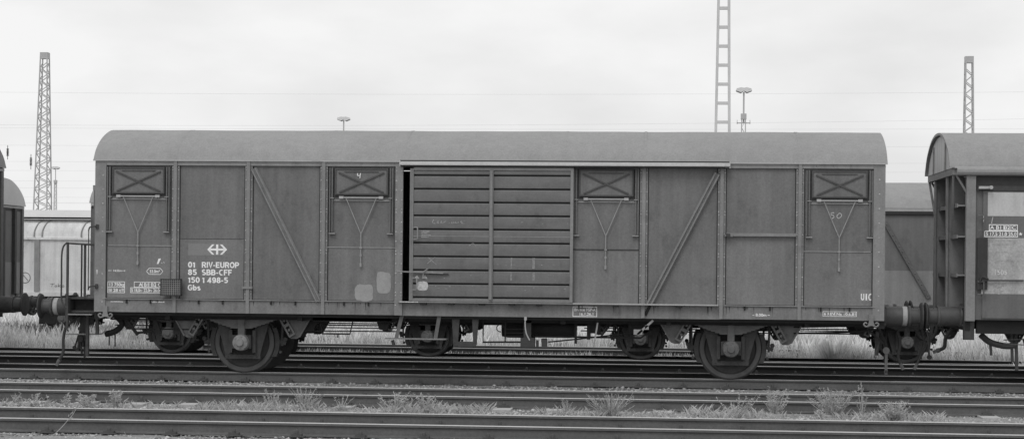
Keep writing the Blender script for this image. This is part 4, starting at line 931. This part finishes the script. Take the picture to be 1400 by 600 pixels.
# ------------------------------------------------------------------ right wagon
T = empty('sliding_wall_wagon', (12.0, 0, 0)); tag(T, 'high arched-roof wagon, its end wall framed by open ribs, white table lettering on its side', 'goods wagon', 'goods wagons on the yard tracks')
OX = 12.0
def BX(*a): a = list(a); a[0] -= OX; a[1] -= OX; return MB().box(*a)
XE, XW, XR = 7.44, 7.74, 16.6
b = BX(XW, XR, -1.27, 1.27, 1.02, 3.30); b.build('body', M['F_side'], T)
g = gable(3.42, 4.10, 1.31)
def gable2(e2, p2, hw):
    h = catmull([(-hw, e2), (-hw*.97, e2+.14*(p2-e2)), (-hw*.82, e2+.50*(p2-e2)), (-hw*.52, e2+.83*(p2-e2)), (-hw*.22, e2+.975*(p2-e2)), (0, p2)], 4); return h+[(-y, z) for y, z in reversed(h[:-1])]
b = MB(); b.prism(gable2(3.40, 4.0, 1.29), XE-OX, XE+.03-OX, 'X'); b.build('gable', M['F_pale2'], T, smooth=50)
b = MB(); gg = gable2(3.42, 4.085, 1.33); b.prism(gg, XE-.03-OX, XE-OX, 'X'); 
b = MB(); go = gable2(3.41, 4.05, 1.33); g2 = gable2(3.415, 4.01, 1.29); n = len(go)
V = [(XE-.05-OX, y, z) for y, z in go]+[(XR-OX, y, z) for y, z in go]+[(XE-.05-OX, y, z) for y, z in g2]+[(XR-OX, y, z) for y, z in g2]
b.add(V, [(j, j+1, n+j+1, n+j) for j in range(n-1)]+[(2*n+j, 3*n+j, 3*n+j+1, 2*n+j+1) for j in range(n-1)]+[(j, 2*n+j, 2*n+j+1, j+1) for j in range(n-1)]+[(n+j, n+j+1, 3*n+j+1, 3*n+j) for j in range(n-1)])
ro = b.build('roof', M['roof'], T, smooth=50)
b = MB(); b.tube([(XE-.0-OX+.06, -1.34, 3.35), (XR-OX, -1.34, 3.35)], .062, 10); b.build('gutter', M['roof'], T)
BX(XE+.02, XR, -1.36, -1.30, 3.405, 3.43).build('rain_strip', M['rail_pale'], T)
b = BX(XE, XW-.01, -1.30, 1.30, 3.30, 3.41); b.build('end_beam', M['F_frame'], T)
# ribs of the end wall
for y in (-.62, .62):
    b = BX(XE+.01, XE+.04, y-.05, y+.05, 1.05, 3.40); b.box(XE+.04-OX, XW-OX-.005, y-.008, y+.008, 1.05, 3.298); b.build('end_rib', M['F_frame'], T)
    b = MB(); b.box(XE-.02-OX, XE-.002-OX, y-.03, y+.03, 3.40, 3.86); b.build('gable_rib', M['F_frame'], T)
for q in (-1, 1):
    b = MB(); b.bar((XE+.02-OX, q*1.24, 3.30), (XE+.10-OX, q*.70, 2.35), .05, .03, (1, 0, 0)); b.bar((XE+.06-OX, q*1.26, 3.30), (XW-OX, q*1.26, 2.9), .03, .04); b.build('corner_strut', M['F_frame'], T)
for z in (2.82, 2.33, 1.72): b = BX(XE+.10, XW-.003, -1.24, 1.24, z-.012, z+.012); b.box(XE+.085-OX, XE+.10-OX, -1.24, 1.24, z-.03, z+.03); b.build('end_shelf', M['F_frame'], T)
BX(XW-.006, XW-.002, -.66, .66, 2.29, 2.42).build('end_plate', M['side_light'], T)
b = BX(7.655, 7.80, -1.33, -1.275, 1.0, 3.285); b.box(7.655-OX, 7.80-OX, -1.275, -1.20, 1.0, 3.285); b.build('corner_post', M['post'], T)
b = BX(7.655, 7.80, 1.20, 1.33, 1.0, 3.285); b.build('corner_post', M['post'], T)
BX(7.655, 7.81, -1.24, -1.1, .70, .995).build('post_foot', M['gear'], T)
b = BX(7.81, XR, -1.285, -1.271, 3.13, 3.28); b.build('top_strip', M['dark'], T)
b = BX(7.82, XR, -1.32, -1.271, 3.055, 3.13); b.build('upper_rail', M['gear'], T)
b = BX(7.92, XR, -1.30, -1.273, 1.05, 3.05); b.build('sliding_wall', M['F_side'], T)
b = BX(7.99, 8.9, -1.303, -1.3005, 2.655, 3.03); b.build('pale_top_patch', M['F_pale2'], T)
b = BX(7.90, 8.9, -1.303, -1.3005, 1.43, 2.31); b.build('pale_lower_patch', M['F_pale'], T)
BX(7.905, XR, -1.312, -1.301, 1.02, 1.05).build('lower_edge', M['gear'], T)
b = MB()
for z0_, z1_ in ((2.42, 2.66), (1.42, 1.62)): b.cut(); b.tube([(7.84-OX, -1.33, z1_), (7.93-OX, -1.36, z1_), (7.93-OX, -1.36, z0_), (7.84-OX, -1.33, z0_)], .012, 6)
b.build('grab_iron', M['gear_lt'], T)
b = BX(7.83, 7.99, -1.33, -1.29, 1.50, 2.31); b.build('locking_column', M['dark'], T)
b = BX(7.84, 8.0, -1.38, -1.321, 3.08, 3.12); b.lathe((8.02-OX, -1.40, 3.10), [(.03, -.03), (.03, .03)], 'Y', 8); b.build('latch', M['rail_pale'], T)
b = MB(); b.tube(catmull([(7.87-OX, -1.35, 1.60), (7.90-OX, -1.37, 1.70), (8.0-OX, -1.37, 1.66)], 3), .014, 6); b.bar((7.9-OX, -1.35, 1.64), (8.55-OX, -1.33, 1.645), .022, .02); b.build('locking_lever', M['gear'], T)
yl = -1.3045; 
b = MB(); 
def fr(x0, x1, z0, z1, t=.012):
    x0 -= OX; x1 -= OX
    b.box(x0, x1, yl-.001, yl, z1-t, z1); b.box(x0, x1, yl-.001, yl, z0, z0+t); b.box(x0, x0+t, yl-.001, yl, z0+t, z1-t); b.box(x1-t, x1, yl-.001, yl, z0+t, z1-t)
fr(7.94, 8.46, 2.325, 2.425); fr(8.01, 8.455, 2.425, 2.525); b.build('lettering_frame', M['white'], T, smooth=0)
b = MB()
for x in (8.13, 8.24, 8.35): b.box(x-.005-OX, x+.005-OX, yl-.001, yl, 2.43, 2.52)
b.build('table_line', M['white'], T, smooth=0)
lettering('A B1 B2 C', 8.03-OX, 2.448, .055, yl, T, M['white'], w=.40, bold=.02); lettering('S 17,5 21,0 25,0', 7.965-OX, 2.348, .055, yl, T, M['white'], w=.47, bold=.02)
lettering('1505', 8.09-OX, 1.735, .075, yl, T, M['white2'], w=.19, bold=.03)
for x in (8.50, 8.60):
    MB().prism([(x-OX+(.032 if k % 2 == 0 else .014)*math.sin(k*math.pi/5), 2.375+(.032 if k % 2 == 0 else .014)*math.cos(k*math.pi/5)) for k in range(10)], yl, yl-.001).build('star_mark', M['white'], T, smooth=0)
b = MB(); b.box(7.92-OX, 7.945-OX, yl-.001, yl, 2.56, 2.60); b.box(7.92-OX, 7.945-OX, yl-.001, yl, 2.62, 2.66); b.bar((8.05-OX, yl-.0005, 2.54), (8.07-OX, yl-.0005, 2.64), .012, .001); b.build('paint_dab', M['white2'], T, smooth=0)
for cx2, cz2, rr in ((8.15, 1.56, .05), (8.20, 1.50, .05), (8.11, 1.49, .04), (8.17, 1.45, .035), (8.23, 1.57, .03)): blob(cx2-OX, cz2, rr, rr*.8, yl+.0005-.0009*rr*20, 'paint_patch', M['chalk'], T, int(cx2*100), p=2, th=.0008)
b = MB(); P2 = [(8.05, 2.24), (8.10, 2.27), (8.38, 2.27), (8.43, 2.24), (8.38, 2.21), (8.10, 2.21)]
for i in range(6): a2, c2 = P2[i], P2[(i+1) % 6]; b.bar((a2[0]-OX, yl-.0005, a2[1]), (c2[0]-OX, yl-.0005, c2[1]), .008, .001)
b.box(8.10-OX, 8.35-OX, yl-.001, yl, 2.085, 2.095); b.box(8.08-OX, 8.40-OX, yl-.001, yl, 1.945, 1.955); b.build('faded_stencil', M['chalk'], T, smooth=0)
b = BX(7.85, XR, -1.2, -1.1, .80, 1.02); b.box(7.7-OX, XR-OX, 1.1, 1.2, .80, 1.02); b.box(7.66-OX, 7.74-OX, -1.25, 1.25, .85, 1.2); b.build('underframe', M['under'], T)
for Y in (-.875, .875): buffer(T, 7.70-OX, Y, 1.06, -1, .62, stripe=False, rs=.155, rd=.22)
for x in (9.75, 14.6): wheelset(T, x-OX, 0, .5)
b = MB(); b.tube(catmull([(7.95-OX, -1.0, .78), (8.1-OX, -1.0, .66), (8.35-OX, -1.0, .60), (8.5-OX, -1.0, .62)], 4), .05, 8); b.bar((8.1-OX, -1.0, .7), (8.12-OX, -1.0, .45), .04, .03); b.bar((8.43-OX, -1.0, .9), (8.45-OX, -1.0, .35), .045, .03); b.bar((8.50-OX, -1.0, .9), (8.52-OX, -1.0, .22), .05, .03); b.bar((8.62-OX, -1.0, .72), (8.75-OX, -1.0, .26), .035, .03)
b.prism([(8.80-OX, .80), (8.84-OX, .60), (8.95-OX, .50), (9.3-OX, .7), (9.35-OX, .80)], -1.03, -1.0); b.build('brake_rigging', M['gear'], T)
b = MB(); b.tube([(8.3-OX, -1.05, .64), (9.2-OX, -1.05, .60)], .009, 5); b.tube([(8.3-OX, -1.05, .70), (9.2-OX, -1.05, .74)], .009, 5); b.build('brake_rod', M['gear_lt'], T)
hose(T, [(7.60-OX, -.4, .85), (7.50-OX, -.4, .70), (7.48-OX, -.4, .55), (7.40-OX, -.4, .50)], .03)
b = MB(); b.bar((7.36-OX, .1, .9), (7.30-OX, .1, .52), .05, .03); b.bar((7.18-OX, .1, .62), (7.17-OX, .1, .32), .04, .03); b.bar((7.26-OX, .0, .80), (7.30-OX, 0, .34), .03, .03); b.lathe((7.30-OX, 0, .36), [(.04, -.03), (.04, .03)], 'Y', 8); b.build('hanging_coupling', M['gear'], T)

# left neighbour hose hanging at its end
L_ = [o for o in COL.objects if o.name.startswith('dark_covered_wagon')][0]
ox = L_.location.x
hose(L_, [(-8.98-ox, 0, .98), (-8.92-ox, 0, .86), (-8.80-ox, 0, .66), (-8.78-ox, 0, .52), (-8.70-ox, 0, .42)], .026)

# ------------------------------------------------------------------ masts, lamps and wires
def lattice(x, y, h, w0, w1, zb, lab, tilt=0, cat='mast', pitch=.62):
    t = empty('lattice_mast', (x, y, zb)); tag(t, lab, cat, 'overhead line masts')
    b = MB()
    for i in (-1, 1):
        for j in (-1, 1): b.bar((i*w0/2, j*w0/2, 0), (i*w1/2+tilt, j*w1/2, h), .055, .055)
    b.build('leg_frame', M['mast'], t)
    b = MB(); z = .3; k = 0
    while z < h-pitch:
        u0, u1 = z/h, (z+pitch/2)/h; wa, wb = w0+(w1-w0)*u0, w0+(w1-w0)*u1; s = 1 if k % 2 else -1
        for j in (-1, 1): b.bar((s*wa/2+tilt*u0, j*wa/2, z), (-s*wb/2+tilt*u1, j*wb/2, z+pitch/2), .04, .03)
        for j in (-1, 1): b.bar((j*wa/2+tilt*u0, s*wa/2, z), (j*wb/2+tilt*u1, -s*wb/2, z+pitch/2), .04, .03, (1, 0, 0))
        z += pitch/2; k += 1
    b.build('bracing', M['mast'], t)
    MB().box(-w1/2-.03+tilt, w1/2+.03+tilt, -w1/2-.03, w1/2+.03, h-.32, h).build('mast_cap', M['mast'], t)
lattice(-28.88, 60, 12.9, .92, .34, -.3, 'tapered lattice mast standing beside the most distant yard lamp', .08)
lattice(18.08, 60, 12.7, .62, .34, -.3, 'slim lattice mast above the arched roof of the end-ribbed wagon', -.04)
t = empty('batten_mast', (5.44, 45, -.3)); tag(t, 'pale ladder-like mast of two uprights rising out of the top of the photo', 'mast', 'overhead line masts')
b = MB(); H = 15.5
for q in (-1, 1): b.bar((q*.37, 0, 0), (q*.19, 0, H), .11, .16)
b.build('upright', M['mast_pale'], t)
b = MB(); z = .3
while z < H: w = .37-(.18)*z/H; b.box(-w, w, -.07, .07, z-.06, z+.06); z += .79
b.build('batten', M['mast_pale'], t)
def lamp(x, y, zb, lab, H=15.3, arms=False, poleH=None):
    t = empty('yard_lamp', (x, y, zb)); tag(t, lab, 'lamp mast', 'tall yard lamps far behind the wagons')
    b = MB(); zl = H-1.9
    for i in (-1, 1):
        for j in (-1, 1): b.bar((i*.24, j*.24, 0), (i*.13, j*.13, zl), .06, .06)
    z = .3; k = 0
    while z < zl-.6:
        w = .24-.11*z/zl; s = 1 if k % 2 else -1
        b.bar((s*w, -w, z), (-s*w, -w, z+.5), .03, .03); b.bar((s*w, w, z), (-s*w, w, z+.5), .03, .03); z += .5; k += 1
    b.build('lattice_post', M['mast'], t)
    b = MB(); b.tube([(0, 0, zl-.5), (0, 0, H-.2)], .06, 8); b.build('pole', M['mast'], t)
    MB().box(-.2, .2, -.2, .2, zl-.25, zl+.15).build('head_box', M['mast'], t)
    if arms:
        b = MB(); b.box(-.48, .48, -.06, .06, zl-.55, zl-.48); b.box(-.48, .48, -.06, .06, zl-1.3, zl-1.23); b.box(-.48, -.44, -.06, .06, zl-.6, zl-.3); b.box(.44, .48, -.06, .06, zl-.6, zl-.3); b.build('crossarm', M['mast'], t)
    for s in (-1, 1):
        b = MB(); b.prism([(-.0, H-.12), (s*.22, H-.22), (s*.58, H-.10), (s*.52, H+.06), (s*.2, H+.14), (0, H+.10)], -.26, .26); lo = b.build('lamp_head', M['lamp'], t)
        MB().prism([(s*.06, H-.17), (s*.22, H-.27), (s*.55, H-.14), (s*.5, H-.1), (s*.2, H-.2)], -.22, .22).build('lamp_glass', M['lampd'], lo)
lamp(8.86, 100, -.3, 'yard lamp with crossarms right of the ladder-like mast', arms=True, H=15.05)
lamp(-25.46, 129, -.3, 'yard lamp peeping over the roof of the big wagon, only its head and pole showing')
lamp(-80.53, 212, -.3, 'most distant yard lamp, right of the lattice mast at the left')
def wire(x0, z0, x1, z1, y, r, lab, sag=.0, n=16, drops=()):
    X = (x0+x1)/2
    pts = [(x0+(x1-x0)*i/n-X, 0, z0+(z1-z0)*i/n-sag*4*(i/n)*(1-i/n)) for i in range(n+1)]
    tag(MB().tube(pts, r, 5).build('overhead_wire', M['wire'], None, (X, y, 0)), lab, 'overhead wire', 'overhead wires across the sky')
wire(-48, 10.55, 40, 10.75, 58, .0038, 'thin wire crossing behind the head of the ladder-like mast', .35)
wire(-48, 8.85, 40, 9.65, 58, .0038, 'lower thin wire just above the big wagon\'s roof', .45)
WL = [(70, 9.55), (70, 8.55), (75, 7.9), (75, 7.35), (80, 6.95), (80, 6.5), (85, 6.1), (85, 5.7), (90, 5.9)]
for i, (y, z) in enumerate(WL):
    nm = ['highest', 'second', 'third', 'fourth', 'fifth', 'sixth', 'seventh', 'eighth', 'lowest'][i]
    wire(-60, z, 60, z+.35+.05*i, y, .004, nm+' of the faint wires low in the sky beside the lattice mast', .2)
def insul(x, y, z0, z1, lab):
    h = z1-z0
    b = MB(); b.tube([(0, 0, 0), (0, 0, h)], .015, 5)
    for k in range(6): b.lathe((0, 0, h*(.25+.09*k)), [(.03, 0), (.075, .01), (.03, .05)], 'Z', 8)
    tag(b.build('insulator', M['dark'], None, (x, y, z0)), lab, 'insulator', 'hanging insulators')
insul(-25.9, 50, 6.05, 6.75, 'dark insulator string hanging between the left wagon and the lattice mast')
insul(-27.0, 50, 6.5, 7.15, 'dark insulator string hanging beside the roof corner at the left edge')

bpy.context.view_layer.update()
